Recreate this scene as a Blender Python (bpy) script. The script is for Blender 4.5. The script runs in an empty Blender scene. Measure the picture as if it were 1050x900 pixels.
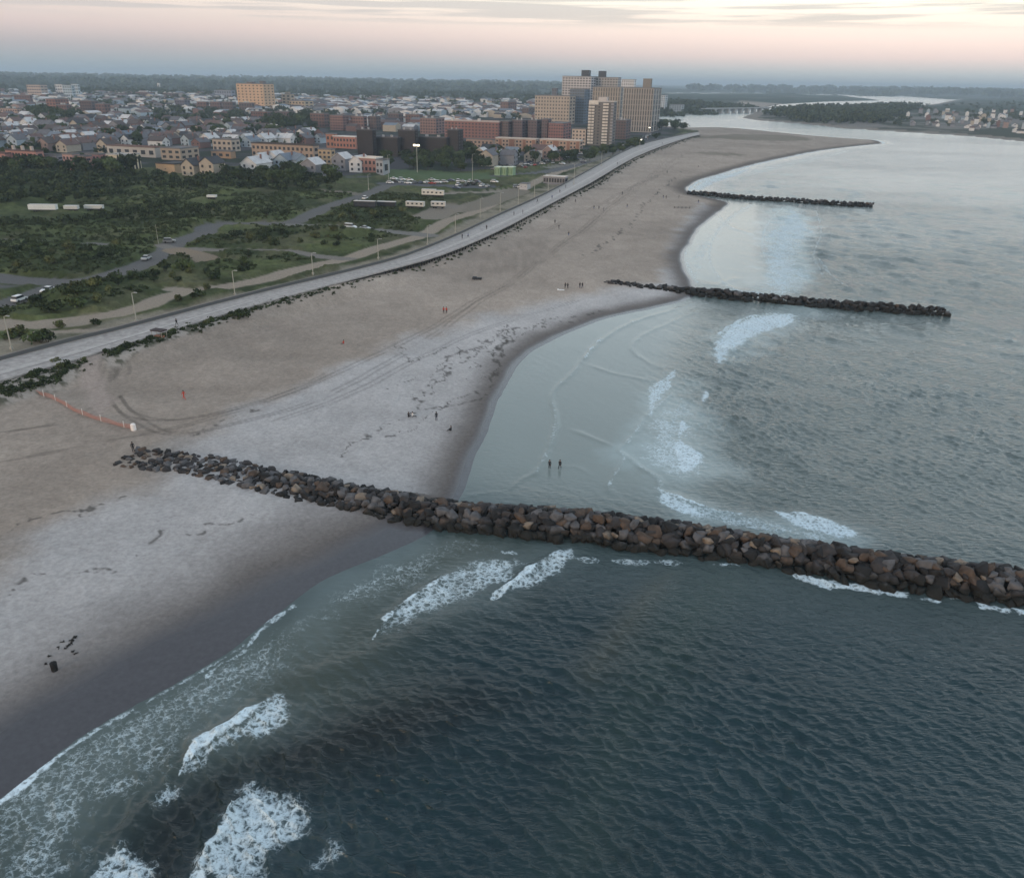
import bpy, bmesh, math, random
import numpy as np
from mathutils import Vector, Matrix
R = math.radians
rnd = random.Random(7)
rng = np.random.default_rng(7)
scene = bpy.context.scene
COL = scene.collection

# ------------------------------------------------------------------ camera
H = 60.0; FPX = 833.0; PITCH = R(23.8); ROLL = R(0.98)
F = Vector((0, math.cos(PITCH), -math.sin(PITCH)))
hx = Vector((1, 0, 0)); u0 = hx.cross(F)
RT = (math.cos(ROLL)*hx + math.sin(ROLL)*u0).normalized()
UP = (-math.sin(ROLL)*hx + math.cos(ROLL)*u0).normalized()
cam_d = bpy.data.cameras.new('camera'); cam = bpy.data.objects.new('camera', cam_d); COL.objects.link(cam)
M3 = Matrix((RT, UP, -F)).transposed()
cam.matrix_world = Matrix.Translation((0, 0, H)) @ M3.to_4x4()
cam_d.sensor_width = 36; cam_d.lens = 36*FPX/1050; cam_d.clip_start = 0.5; cam_d.clip_end = 80000
scene.camera = cam

# ------------------------------------------------------------------ sky, sun, exposure
SUN_EL, SUN_AZ = R(9), R(218)          # low, behind the camera and to its left
w = bpy.data.worlds.new('World'); scene.world = w; w.use_nodes = True
nt = w.node_tree; nt.nodes.clear()
def N(t, **k):
    n = nt.nodes.new(t)
    for a, b in k.items(): setattr(n, a, b)
    return n
L = nt.links.new
out = N('ShaderNodeOutputWorld'); bg = N('ShaderNodeBackground'); bg2 = N('ShaderNodeBackground'); add = N('ShaderNodeAddShader')
sky = N('ShaderNodeTexSky', sky_type='NISHITA', sun_disc=False, sun_elevation=SUN_EL, sun_rotation=SUN_AZ, altitude=60, air_density=1.2, dust_density=1.5)
L(sky.outputs[0], bg2.inputs[0]); bg2.inputs[1].default_value = 0.05
tc = N('ShaderNodeTexCoord'); sep = N('ShaderNodeSeparateXYZ'); L(tc.outputs['Generated'], sep.inputs[0])
mr = N('ShaderNodeMapRange'); mr.inputs[1].default_value = 0; mr.inputs[2].default_value = 1; L(sep.outputs[2], mr.inputs[0])
def ramp(stops):
    r = N('ShaderNodeValToRGB'); e = r.color_ramp.elements
    while len(e) > 1: e.remove(e[-1])
    e[0].position = stops[0][0]; e[0].color = (*stops[0][1], 1)
    for p, c in stops[1:]:
        q = e.new(p); q.color = (*c, 1)
    return r
right = ramp([(0, (.27, .34, .40)), (.012, (.40, .45, .50)), (.028, (.66, .53, .56)), (.045, (.78, .61, .62)), (.066, (.84, .70, .67)), (.082, (.95, .88, .78)), (.10, (1.0, .96, .88)),
              (.20, (1.42, 1.56, 1.60)), (.42, (.95, 1.20, 1.34)), (.7, (.42, .54, .62)), (1, (.34, .45, .55))])
left = ramp([(0, (.20, .28, .35)), (.012, (.25, .31, .37)), (.028, (.33, .32, .38)), (.045, (.50, .41, .45)), (.07, (.62, .52, .52)), (.10, (.66, .58, .56)),
             (.22, (.74, .82, .86)), (.45, (.48, .62, .70)), (.7, (.32, .42, .48)), (1, (.34, .45, .55))])
for r in (right, left): L(mr.outputs[0], r.inputs[0])
mx = N('ShaderNodeMapRange', interpolation_type='SMOOTHSTEP'); mx.inputs[1].default_value = -.5; mx.inputs[2].default_value = .55; L(sep.outputs[0], mx.inputs[0])
mix = N('ShaderNodeMixRGB'); L(mx.outputs[0], mix.inputs[0]); L(left.outputs[0], mix.inputs[1]); L(right.outputs[0], mix.inputs[2])
# streaks of thin cloud low over the horizon
mp = N('ShaderNodeMapping'); mp.inputs['Scale'].default_value = (5, 5, 150); mp.inputs['Location'].default_value = (1.3, .2, .7); L(tc.outputs['Generated'], mp.inputs[0])
cn = N('ShaderNodeTexNoise'); cn.inputs['Scale'].default_value = 1.0; cn.inputs['Detail'].default_value = 5; cn.inputs['Roughness'].default_value = .45; L(mp.outputs[0], cn.inputs[0])
cm = N('ShaderNodeMapRange', interpolation_type='SMOOTHSTEP'); cm.inputs[1].default_value = .45; cm.inputs[2].default_value = .57; L(cn.outputs[0], cm.inputs[0])
ce = N('ShaderNodeMapRange', interpolation_type='SMOOTHSTEP'); ce.inputs[1].default_value = .05; ce.inputs[2].default_value = .064; L(sep.outputs[2], ce.inputs[0])
cmul = N('ShaderNodeMath', operation='MULTIPLY'); L(cm.outputs[0], cmul.inputs[0]); L(ce.outputs[0], cmul.inputs[1])
cmul2 = N('ShaderNodeMath', operation='MULTIPLY'); L(cmul.outputs[0], cmul2.inputs[0]); cmul2.inputs[1].default_value = .85
mixc = N('ShaderNodeMixRGB'); L(cmul2.outputs[0], mixc.inputs[0]); L(mix.outputs[0], mixc.inputs[1]); mixc.inputs[2].default_value = (.42, .38, .43, 1)
L(mixc.outputs[0], bg.inputs[0]); bg.inputs[1].default_value = 1.0
L(bg.outputs[0], add.inputs[0]); L(bg2.outputs[0], add.inputs[1]); L(add.outputs[0], out.inputs[0])
sun_d = bpy.data.lights.new('sun', 'SUN'); sun_d.energy = .7; sun_d.angle = R(12); sun_d.color = (1, .72, .5)
sun = bpy.data.objects.new('sun', sun_d); COL.objects.link(sun)
sd = Vector((math.sin(SUN_AZ)*math.cos(SUN_EL), math.cos(SUN_AZ)*math.cos(SUN_EL), math.sin(SUN_EL)))
sun.rotation_euler = sd.to_track_quat('Z', 'Y').to_euler()
vs = scene.view_settings; vs.view_transform = 'Standard'; vs.look = 'None'; vs.exposure = .28; vs.gamma = 1; vs.use_curve_mapping = False
scene.cycles.use_denoising = True
scene.cycles.volume_bounces = 0; scene.cycles.max_bounces = 5; scene.cycles.diffuse_bounces = 2; scene.cycles.glossy_bounces = 3
scene.cycles.caustics_reflective = False; scene.cycles.caustics_refractive = False

# ------------------------------------------------------------------ measuring helpers
def ray(px, py):
    return F*FPX + RT*(px-525) + UP*(450-py)
def G(px, py, z=0.0):
    d = ray(px, py)
    t = (z-H)/min(d.z, -1e-3*FPX)
    return Vector((d.x*t, d.y*t, z))
def PX(p):
    q = Vector(p)-Vector((0, 0, H)); k = FPX/max(q.dot(F), .01)
    return 525+q.dot(RT)*k, 450-q.dot(UP)*k
def W(pts, z=0.0): return np.array([G(x, y, z)[:2] for x, y in pts])

# ------------------------------------------------------------------ noise, distances
_perm = rng.permutation(4096)
_val = rng.random(4096)
def vnoise(x, y, s=0):
    xi = np.floor(x).astype(np.int64); yi = np.floor(y).astype(np.int64)
    fx = x-xi; fy = y-yi; fx = fx*fx*(3-2*fx); fy = fy*fy*(3-2*fy)
    def h(a, b): return _val[(_perm[(a+s*131) & 4095]+b*57) & 4095]
    return (h(xi, yi)*(1-fx)+h(xi+1, yi)*fx)*(1-fy)+(h(xi, yi+1)*(1-fx)+h(xi+1, yi+1)*fx)*fy
def fbm(x, y, scale, o=4, s=0):
    v = 0; a = .5; t = 0
    c, sn = math.cos(.6), math.sin(.6); x = x/scale; y = y/scale
    for i in range(o):
        v = v+a*vnoise(x, y, s+i); t += a; a *= .5
        x, y = (c*x-sn*y)*2.03+5, (sn*x+c*y)*2.03+3
    return v/t
def sstep(a, b, x):
    t = np.clip((x-a)/(b-a), 0, 1); return t*t*(3-2*t)
def polydist(X, Y, poly, closed=True, margin=1e9):
    """signed distance to a polygon (positive inside) or the plain distance to a polyline"""
    res = np.full(X.shape, -1e6 if closed else 1e6)
    lo = poly.min(0)-margin; hi = poly.max(0)+margin
    idx = np.nonzero((X > lo[0]) & (X < hi[0]) & (Y > lo[1]) & (Y < hi[1]))[0]
    if len(idx) == 0: return res
    x = X[idx]; y = Y[idx]; d = np.full(x.shape, 1e12); ins = np.zeros(x.shape, bool)
    n = len(poly)
    for i in range(n if closed else n-1):
        ax, ay = poly[i]; bx, by = poly[(i+1) % n]
        ex, ey = bx-ax, by-ay; l2 = ex*ex+ey*ey+1e-9
        t = np.clip(((x-ax)*ex+(y-ay)*ey)/l2, 0, 1)
        d = np.minimum(d, (x-ax-t*ex)**2+(y-ay-t*ey)**2)
        if closed and by != ay:
            c = ((ay > y) != (by > y)) & (x < (bx-ax)*(y-ay)/(by-ay)+ax)
            ins ^= c
    d = np.sqrt(d)
    res[idx] = np.where(ins, d, -d) if closed else d
    return res
def smooth(pts, k=4):
    """Catmull-Rom through the measured points"""
    p = [np.array(q, float) for q in pts]; o = []
    for i in range(len(p)-1):
        a = p[max(i-1, 0)]; b = p[i]; c = p[i+1]; d = p[min(i+2, len(p)-1)]
        for j in range(k):
            t = j/k
            o.append(.5*((2*b)+(c-a)*t+(2*a-5*b+4*c-d)*t*t+(3*b-a-3*c+d)*t**3))
    o.append(p[-1]); return [tuple(q) for q in o]

# ------------------------------------------------------------------ the coast, measured on the ground plane
SHORE = smooth([(-500, 1190), (-200, 965), (0, 822), (60, 775), (100, 748), (150, 720), (200, 692), (240, 668), (265, 648), (300, 620), (330, 598), (365, 582), (400, 568), (440, 550),
         (462, 525), (478, 500), (490, 468), (500, 448), (512, 415), (520, 395), (535, 372), (560, 352), (610, 331), (655, 320), (700, 310), (716, 300), (712, 289), (704, 275),
         (703, 262), (712, 245), (722, 232), (738, 218), (750, 209), (730, 203), (712, 199), (706, 194), (714, 187), (735, 180), (765, 171), (800, 163), (840, 155), (880, 150), (906, 147.5)], 4) + \
        smooth([(906, 147.5), (898, 144), (870, 142), (830, 139), (790, 135), (760, 132), (730, 130.5), (705, 131), (690, 130), (668, 127), (640, 124), (625, 121.5)], 2)
MAIN = SHORE+[(640, 119), (690, 117), (731, 115.5), (745, 113), (787, 109.8), (800, 107.2), (847, 104.5), (903, 103.3), (885, 100.6), (840, 98.9), (760, 97.6), (680, 97.2), (640, 97.2),
        (640, 96.2), (700, 95.4), (800, 95.6), (880, 97.3), (930, 99.2), (975, 102.4)]
main = W(MAIN)
main = np.vstack([main, [[3500, 6000], [15000, 14000], [20000, 30000], [-45000, 30000], [-45000, -8000], [-3000, -3000], [-120, -30]]])
pen = W([(760, 121), (779, 124), (827, 127.5), (864, 132), (939, 136.5), (994, 140), (1050, 145.5), (1150, 154), (1400, 172), (1700, 200), (1700, 118), (1300, 106), (1050, 101.5), (985, 101.5), (976, 103.4),
         (962, 106.4), (940, 109), (900, 111), (850, 112.2), (800, 113), (779, 113.4), (772, 116)])
far2 = np.array([G(975, 102.4)[:2], [3500, 6000], [15000, 14000], [30000, 3000], [6000, 900], G(1200, 104)[:2], G(985, 101.5)[:2]], float)
BW_UP = smooth([(-260, 442), (-100, 398), (0, 370), (75, 350), (120, 339), (260, 302), (392, 270), (453, 248.4), (510, 222), (560, 199), (606, 174), (651, 150.5), (697, 139), (716, 135.5)], 3)
BW_LO = smooth([(-260, 466), (-100, 420), (0, 390), (75, 369), (120, 355), (260, 313), (392, 278), (453, 261), (510, 237), (560, 211), (606, 187), (651, 161), (697, 143.5), (718, 138.2)], 3)
DECK = 4.8
bw_up = W(BW_UP, DECK); bw_lo = W(BW_LO, DECK); bw_mid = (bw_up+bw_lo)/2
_a = bw_mid[8]; _b = bw_mid[-6]
COAST = math.atan2(_b[0]-_a[0], _b[1]-_a[1])           # heading of the coast, from +Y towards +X

def land_sd(X, Y):
    d = polydist(X, Y, main)
    d = np.maximum(d, polydist(X, Y, pen))
    return np.maximum(d, polydist(X, Y, far2))
def land_z(X, Y, d=None, bw=None):
    if d is None: d = land_sd(X, Y)
    wob = (fbm(X, Y, 30, 3, 5)-.5)
    z = np.where(d > 0, 2.6*(1-np.exp(-np.maximum(d, 0)/38.0)), .07*d)
    z = z+np.where(d > 15, wob*.5*sstep(15, 60, d), 0)
    if bw is None: bw = polydist(X, Y, bw_mid, False, 40)
    z = z+1.0*sstep(16, 6, bw)*sstep(40, 90, d)*(.6+.8*fbm(X, Y, 9, 3, 9))
    return z
def gz(x, y):
    return float(land_z(np.array([x], float), np.array([y], float))[0])
def GL(px, py):
    z = 2.6
    for _ in range(4):
        p = G(px, py, z); z = gz(p.x, p.y)
    p = G(px, py, z); return Vector((p.x, p.y, z))

# ------------------------------------------------------------------ materials
def mat(name, color=(.5, .5, .5), rough=.8, noise=0.0, nscale=1.0, bump=0.0, objrand=0.0, emit=None, metal=0.0, spec=.3, coord='Object'):
    m = bpy.data.materials.new(name); m.use_nodes = True
    t = m.node_tree; b = t.nodes['Principled BSDF']
    b.inputs['Roughness'].default_value = rough; b.inputs['Metallic'].default_value = metal; b.inputs['Specular IOR Level'].default_value = spec
    b.inputs['Base Color'].default_value = (*color, 1)
    src = None
    if noise or bump:
        c = t.nodes.new('ShaderNodeTexCoord'); n = t.nodes.new('ShaderNodeTexNoise'); n.inputs['Scale'].default_value = nscale; n.inputs['Detail'].default_value = 5
        t.links.new(c.outputs[coord], n.inputs[0])
        mrr = t.nodes.new('ShaderNodeMapRange'); mrr.inputs[1].default_value = .3; mrr.inputs[2].default_value = .7; mrr.inputs[3].default_value = 1-noise; mrr.inputs[4].default_value = 1+noise
        t.links.new(n.outputs[0], mrr.inputs[0]); src = mrr.outputs[0]
        if bump:
            bp = t.nodes.new('ShaderNodeBump'); bp.inputs['Strength'].default_value = bump; bp.inputs['Distance'].default_value = .3
            t.links.new(n.outputs[0], bp.inputs['Height']); t.links.new(bp.outputs[0], b.inputs['Normal'])
    if objrand:
        oi = t.nodes.new('ShaderNodeObjectInfo'); m2 = t.nodes.new('ShaderNodeMapRange'); m2.inputs[3].default_value = 1-objrand; m2.inputs[4].default_value = 1+objrand
        t.links.new(oi.outputs['Random'], m2.inputs[0])
        if src:
            mm = t.nodes.new('ShaderNodeMath'); mm.operation = 'MULTIPLY'; t.links.new(src, mm.inputs[0]); t.links.new(m2.outputs[0], mm.inputs[1]); src = mm.outputs[0]
        else: src = m2.outputs[0]
    if src:
        vm = t.nodes.new('ShaderNodeVectorMath'); vm.operation = 'SCALE'; vm.inputs[0].default_value = color
        t.links.new(src, vm.inputs['Scale']); t.links.new(vm.outputs[0], b.inputs['Base Color'])
    if emit:
        b.inputs['Emission Color'].default_value = (*emit[0], 1); b.inputs['Emission Strength'].default_value = emit[1]
    return m
_mc = {}
def cm_(name, color, **k):
    key = (name, color)
    if key not in _mc: _mc[key] = mat(name, color, **k)
    return _mc[key]

# ------------------------------------------------------------------ object helpers
def prop(o, label=None, cat=None, group=None, kind=None):
    for k, v in (('label', label), ('category', cat), ('group', group), ('kind', kind)):
        if v: o[k] = v
    return o
def empty(name, loc, rz=0.0):
    o = bpy.data.objects.new(name, None); COL.objects.link(o); o.location = loc; o.rotation_euler = (0, 0, rz); return o
def meshobj(name, me, m=None, parent=None):
    if m is not None and not me.materials: me.materials.append(m)
    o = bpy.data.objects.new(name, me); COL.objects.link(o); o.parent = parent; return o
class MB:
    def __init__(s): s.v = []; s.f = []; s.mi = []
    def add(s, vs_, fs, mi=0):
        b = len(s.v); s.v += [tuple(q) for q in vs_]; s.f += [tuple(b+i for i in q) for q in fs]; s.mi += [mi]*len(fs); return s
    def box(s, x0, x1, y0, y1, z0, z1, mi=0):
        return s.add([(x0, y0, z0), (x1, y0, z0), (x1, y1, z0), (x0, y1, z0), (x0, y0, z1), (x1, y0, z1), (x1, y1, z1), (x0, y1, z1)],
              [(0, 3, 2, 1), (4, 5, 6, 7), (0, 1, 5, 4), (1, 2, 6, 5), (2, 3, 7, 6), (3, 0, 4, 7)], mi)
    def tube(s, pts, rad, n=6, mi=0):
        pts = [Vector(p) for p in pts]; rs = rad if isinstance(rad, (list, tuple)) else [rad]*len(pts)
        V = []
        for i, p in enumerate(pts):
            d = (pts[min(i+1, len(pts)-1)]-pts[max(i-1, 0)]).normalized()
            a = d.orthogonal().normalized(); b = d.cross(a)
            for k in range(n):
                t = 2*math.pi*k/n; V.append(p+(a*math.cos(t)+b*math.sin(t))*rs[i])
        Fs = [(i*n+k, i*n+(k+1) % n, (i+1)*n+(k+1) % n, (i+1)*n+k) for i in range(len(pts)-1) for k in range(n)]
        Fs += [tuple(range(n))[::-1], tuple((len(pts)-1)*n+k for k in range(n))]
        return s.add(V, Fs, mi)
    def mesh(s, name, mats=()):
        me = bpy.data.meshes.new(name); me.from_pydata(s.v, [], s.f)
        for m in mats: me.materials.append(m)
        if len(mats) > 1: me.polygons.foreach_set('material_index', s.mi)
        me.update(); return me
    def obj(s, name, m, parent=None):
        return meshobj(name, s.mesh(name, m if isinstance(m, (list, tuple)) else (m,)), None, parent)
def npmesh(name, V, Q, mats, mi=None, smooth_=False):
    me = bpy.data.meshes.new(name); me.vertices.add(len(V)); me.vertices.foreach_set('co', np.asarray(V, np.float32).ravel())
    k = Q.shape[1]; me.loops.add(Q.size); me.loops.foreach_set('vertex_index', Q.astype(np.int32).ravel())
    me.polygons.add(len(Q)); me.polygons.foreach_set('loop_start', np.arange(0, Q.size, k, dtype=np.int32)); 
    for m in mats: me.materials.append(m)
    if mi is not None: me.polygons.foreach_set('material_index', mi.astype(np.int32))
    if smooth_: me.polygons.foreach_set('use_smooth', np.ones(len(Q), bool))
    me.update(calc_edges=True); return me
def copy_tree(o, parent=None):
    c = o.copy(); COL.objects.link(c); c.parent = parent
    for ch in o.children: copy_tree(ch, c)
    return c
def attr(me, name, arr, color=False):
    if color:
        a = me.color_attributes.new(name, 'FLOAT_COLOR', 'POINT'); c = np.ones((len(arr), 4), np.float32); c[:, :3] = arr; a.data.foreach_set('color', c.ravel())
    else:
        a = me.attributes.new(name, 'FLOAT', 'POINT'); a.data.foreach_set('value', np.asarray(arr, np.float32))

# ------------------------------------------------------------------ one polar grid for ground and sea
NA = 1250
az = np.radians(np.linspace(-50, 50, NA))
th = [62.0]
while th[-1] > .14:
    t = th[-1]; th.append(t-(.064 if t > 12 else .05 if t > 4 else .04 if t > 1.5 else .02))
thr = np.radians(np.array(th)); rr = H/np.tan(thr); rr = np.append(rr, [32000, 42000])
NR = len(rr)
RRg, AZg = np.meshgrid(rr, az, indexing='ij')
X = (RRg*np.sin(AZg)).ravel(); Y = (RRg*np.cos(AZg)).ravel(); RAD = RRg.ravel()
dR = np.repeat(np.gradient(rr), NA)
D = land_sd(X, Y)
D = D+np.where(np.abs(D) < 60, (fbm(X, Y, 14, 4, 2)-.5)*2.2*np.minimum(1, RAD/200), 0)
BW = polydist(X, Y, bw_mid, False, 60)
Z = land_z(X, Y, D, BW)
idx = np.arange(NR*NA).reshape(NR, NA)
quads = np.stack([idx[:-1, :-1], idx[1:, :-1], idx[1:, 1:], idx[:-1, 1:]], -1).reshape(-1, 4)[:, ::-1]

# ---- ground colours: what the ground is made of, measured outlines on the ground
def pm(pts, soft=1.5, wob=3.0, z=2.6, margin=40, s=0):
    d = polydist(X, Y, W(pts, z), True, margin)
    d = d+(fbm(X, Y, 9, 3, 20+s)-.5)*wob*2
    return sstep(-soft, soft, d)
def pl(pts, width, soft=1.0, wob=.6, z=2.6, s=0):
    d = polydist(X, Y, W(pts, z), False, width+20)
    d = d+(fbm(X, Y, 5, 3, 40+s)-.5)*wob*2
    return sstep(width/2+soft, width/2-soft*.2, d)
n_big = fbm(X, Y, 60, 4, 60); n_mid = fbm(X, Y, 8, 4, 61); n_fine = fbm(X, Y, 1.2, 3, 62)
C = np.zeros((len(X), 3)); WET = np.zeros(len(X))
def lay(mask, col):
    global C
    m = mask[:, None]; C = C*(1-m)+np.asarray(col)*m if not isinstance(col, np.ndarray) or col.ndim == 1 else C*(1-m)+col*m
sand_up = np.array([.33, .275, .230]); sand_lt = np.array([.445, .425, .415])
C[:] = sand_up*(1+.5*(n_big-.5)[:, None])*(1+.30*(n_mid-.5)[:, None])*(1+.3*(n_fine-.5)[:, None])
LIGHT = [(0, 568), (60, 535), (110, 515), (165, 500), (190, 468), (200, 448), (270, 408), (350, 368), (420, 343), (500, 318), (560, 303), (640, 291), (680, 285), (690, 250), (700, 225), (720, 205), (760, 215), (760, 300), (560, 380), (500, 520), (300, 700), (-100, 950), (-300, 900)]
lt = pm(LIGHT, 5, 5); lay(lt*.9, sand_lt*(1+.28*(n_mid-.5)[:, None])*(1+.22*(n_fine-.5)[:, None])*(1+.2*(n_big-.5)[:, None]))
# wandering vehicle tracks and dune streaks on the upper beach
strk = fbm(X*.25+Y*.05, Y*1.0-X*.22, 7, 4, 63)
C *= (1+.22*(strk-.5)*sstep(30, 60, D))[:, None]
for i, (p, ww) in enumerate([([(104, 372), (98, 400), (130, 430), (200, 425), (300, 395), (400, 350), (500, 300), (600, 230), (690, 160)], .5), ([(95, 372), (100, 405), (150, 445), (240, 430), (330, 400), (440, 340), (520, 290), (610, 225), (700, 158)], .5),
        ([(0, 470), (80, 455), (160, 440), (260, 410), (330, 380)], .4), ([(270, 430), (350, 400), (430, 360), (500, 330), (600, 300)], .4), ([(560, 235), (610, 212), (650, 190), (700, 165)], .7), ([(0, 440), (60, 430), (110, 400), (104, 375)], .5)]):
    for o2 in (0, 1.9):
        P_ = W(smooth(p, 6), 2.6)+[o2, o2*.3]; d_ = polydist(X+(n_big-.5)*12, Y+(n_big-.5)*12, P_, False, 14); C *= (1-.26*sstep(ww, ww*.4, d_)*sstep(.3, .5, n_mid))[:, None]
# the ramp down from the boardwalk
lay(pm([(84, 368), (106, 362), (106, 385), (118, 410), (100, 425), (88, 405), (82, 385)], 1.2, 1.2)*.85, (.37, .30, .26))
# damp and wet sand by the water
near_bay = polydist(X, Y, W([(-300, 1200), (-300, 700), (0, 560), (200, 500), (460, 520), (470, 560), (300, 700)]), True, 30) > -3
damp_w = np.where(near_bay, 24, np.where(RAD < 420, 11, 15))
damp = sstep(1.0, .25, np.maximum(D, 0)/damp_w+(n_mid-.5)*.12)
lay(damp*.85, (.105, .088, .078))
wetp = pm([(-400, 1020), (0, 735), (60, 700), (114, 668), (160, 648), (213, 625), (267, 592), (331, 564), (395, 535), (470, 540), (460, 600), (200, 760), (-100, 960), (-400, 1250)], 3.0, 1.0, 0.6)
wetp = np.maximum(wetp, sstep(3.5, 1.0, D)*(D > -60))
lay(wetp*.9, (.048, .048, .056)); WET = np.maximum(WET, wetp)
# wrack lines
def wrack(pts, width, dens, z=2.0, s=0, col=(.075, .067, .06)):
    P_ = W(smooth(pts, 5), z); lo, hi = P_.min(0)-12, P_.max(0)+12
    q = np.nonzero((X > lo[0]) & (X < hi[0]) & (Y > lo[1]) & (Y < hi[1]))[0]
    x_, y_ = X[q], Y[q]; wx = x_+(fbm(x_, y_, 5, 4, 80+s)-.5)*7; wy = y_+(fbm(x_, y_, 5, 4, 180+s)-.5)*9
    d = polydist(wx, wy, P_, False)
    m = np.zeros(len(X)); m[q] = sstep(width*.9, width*.1, d)*sstep(dens-.12, dens, fbm(x_, y_, 1.3, 4, 84+s))
    lay(m*.8, col)
wrack([(352, 455), (372, 445), (400, 430), (430, 412), (432, 395), (460, 375), (490, 352), (520, 335), (560, 322), (620, 313)], .9, .62, s=1)
wrack([(430, 415), (470, 405), (500, 390), (515, 360), (522, 330)], .7, .55, s=2)
wrack([(440, 385), (470, 355), (505, 350), (540, 330), (600, 320)], .6, .55, s=3)
wrack([(415, 350), (425, 365), (470, 350), (480, 372), (520, 330), (515, 355)], .35, .5, s=11); wrack([(400, 395), (440, 380), (470, 385), (505, 372), (520, 345), (560, 328)], .35, .5, s=12); wrack([(440, 400), (455, 380), (452, 372), (470, 362)], .3, .45, s=13); wrack([(340, 460), (400, 438), (440, 425), (460, 405), (500, 395)], .3, .5, s=14)
wrack([(0, 548), (14, 538), (53, 526), (89, 520), (124, 508), (160, 504)], .6, .55, s=4)
wrack([(-10, 562), (21, 553), (50, 550)], .9, .75, s=5)
wrack([(0, 628), (28, 600), (57, 593), (107, 576), (142, 558), (157, 544), (199, 536), (260, 520)], .5, .58, s=6)
wrack([(200, 516), (228, 512), (250, 507), (275, 503)], .8, .85, s=7)
wrack([(200, 447), (215, 438), (245, 428), (280, 415)], .8, .6, s=8)
wrack([(600, 262), (640, 235), (665, 205), (700, 175)], 1.2, .55, s=9)
# damp scour pools and beach scrub streaks by the inlet
for p, sx, sy in (((780, 141), 52, 3.2), ((718, 141), 20, 1.1), ((735, 157), 26, 1.2)):
    e = [(p[0]+sx*math.cos(a), p[1]+sy*math.sin(a)+.02*sx*math.cos(a)) for a in np.linspace(0, 2*math.pi, 14)[:-1]]
    lay(pm(e, 4, 10, s=3)*.6, (.14, .125, .09))
# rippled sand near the boardwalk bend
e = [(478, 265), (520, 245), (560, 240), (570, 262), (545, 275), (500, 284), (470, 285)]
m = pm(e, 5, 5); lay(m*.7, sand_up*.8*(.75+.6*fbm(X*1.0, Y*.22, 1.6, 3, 90))[:, None])
# everything inland of the boardwalk
inland = W([(-300, 452), (-100, 408)]+BW_UP[6:]+[(716, 134), (705, 133), (690, 131), (668, 128), (640, 125), (625, 122)], 2.6)
inland = np.vstack([inland, W([(640, 119), (690, 117.5), (731, 116)], 2.6), [[900, 3500], [-45000, 30000], [-45000, -8000], [-3000, -3000], [-900, -200]]])
INL = polydist(X, Y, inland); inl = sstep(-1, 1, INL)
g_dark = np.array([.046, .058, .025]); g_mid = np.array([.085, .100, .040]); g_tan = np.array([.150, .135, .080])
k = sstep(.35, .65, fbm(X, Y, 22, 5, 65))[:, None]; k2 = sstep(.45, .75, fbm(X, Y, 12, 5, 66))[:, None]
veg = g_dark*(1-k)+g_mid*k; veg = veg*(1-k2*.45)+g_tan*k2*.45
veg = veg*(1+.9*(n_fine-.5)[:, None])*(1+.7*(n_mid-.5)[:, None])
lay(inl, veg)
# town ground: asphalt, yards and roofs of sheds between the houses
town = W([(-300, 178), (0, 160), (120, 172), (250, 172), (345, 182), (400, 176), (480, 176), (540, 172), (600, 160), (660, 150), (700, 136), (690, 131)], 2.6)
town = np.vstack([town, W([(668, 128), (625, 122), (640, 119), (731, 116)], 2.6), [[900, 3500], [-45000, 30000], [-9000, 300]]])
TW = sstep(-4, 4, polydist(X, Y, town))
tn = sstep(.42, .58, fbm(X, Y, 30, 3, 67))[:, None]
tcol = np.array([.075, .072, .078])*(1-tn)+np.array([.03, .038, .026])*tn
lay(TW, tcol)
# far country: woods with pale built patches
fr = sstep(1300, 2600, RAD)*np.maximum(np.maximum(inl, (polydist(X, Y, pen) > 0)), RAD > 3200)
wn = sstep(.5, .72, fbm(X, Y, 260, 4, 68))[:, None]
lay(fr, np.array([.030, .045, .026])*(1-wn*.6)+np.array([.13, .125, .12])*wn*.6)
PEN = polydist(X, Y, pen)
penm = sstep(-2, 2, PEN)*sstep(2600, 2000, RAD)
pn = sstep(.45, .6, fbm(X, Y, 70, 4, 69))[:, None]
lay(penm*.95, np.array([.035, .045, .03])*(1-pn)+np.array([.17, .155, .14])*pn)
lay(((D > 0) & (D < 30) & (PEN > 0))*1.0, (.22, .19, .16))
# strip of dune grass and sand beside the boardwalk, landward
strip = polydist(X, Y, W([(-300, 430), (-100, 385), (0, 350), (60, 338), (150, 322), (260, 299), (330, 280), (400, 262), (440, 245), (500, 216), (560, 190), (620, 160), (625, 162), (560, 204), (500, 230), (453, 252), (392, 272), (260, 305), (0, 372), (-300, 455)], 2.6), True, 30)
sm = sstep(-1.5, 1.5, strip+(n_mid-.5)*5)
lay(sm*inl, (np.array([.25, .22, .17])*(1-k2*.8)+np.array([.06, .065, .03])*k2*.8)*(1+.5*(n_fine-.5)[:, None]))
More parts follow.
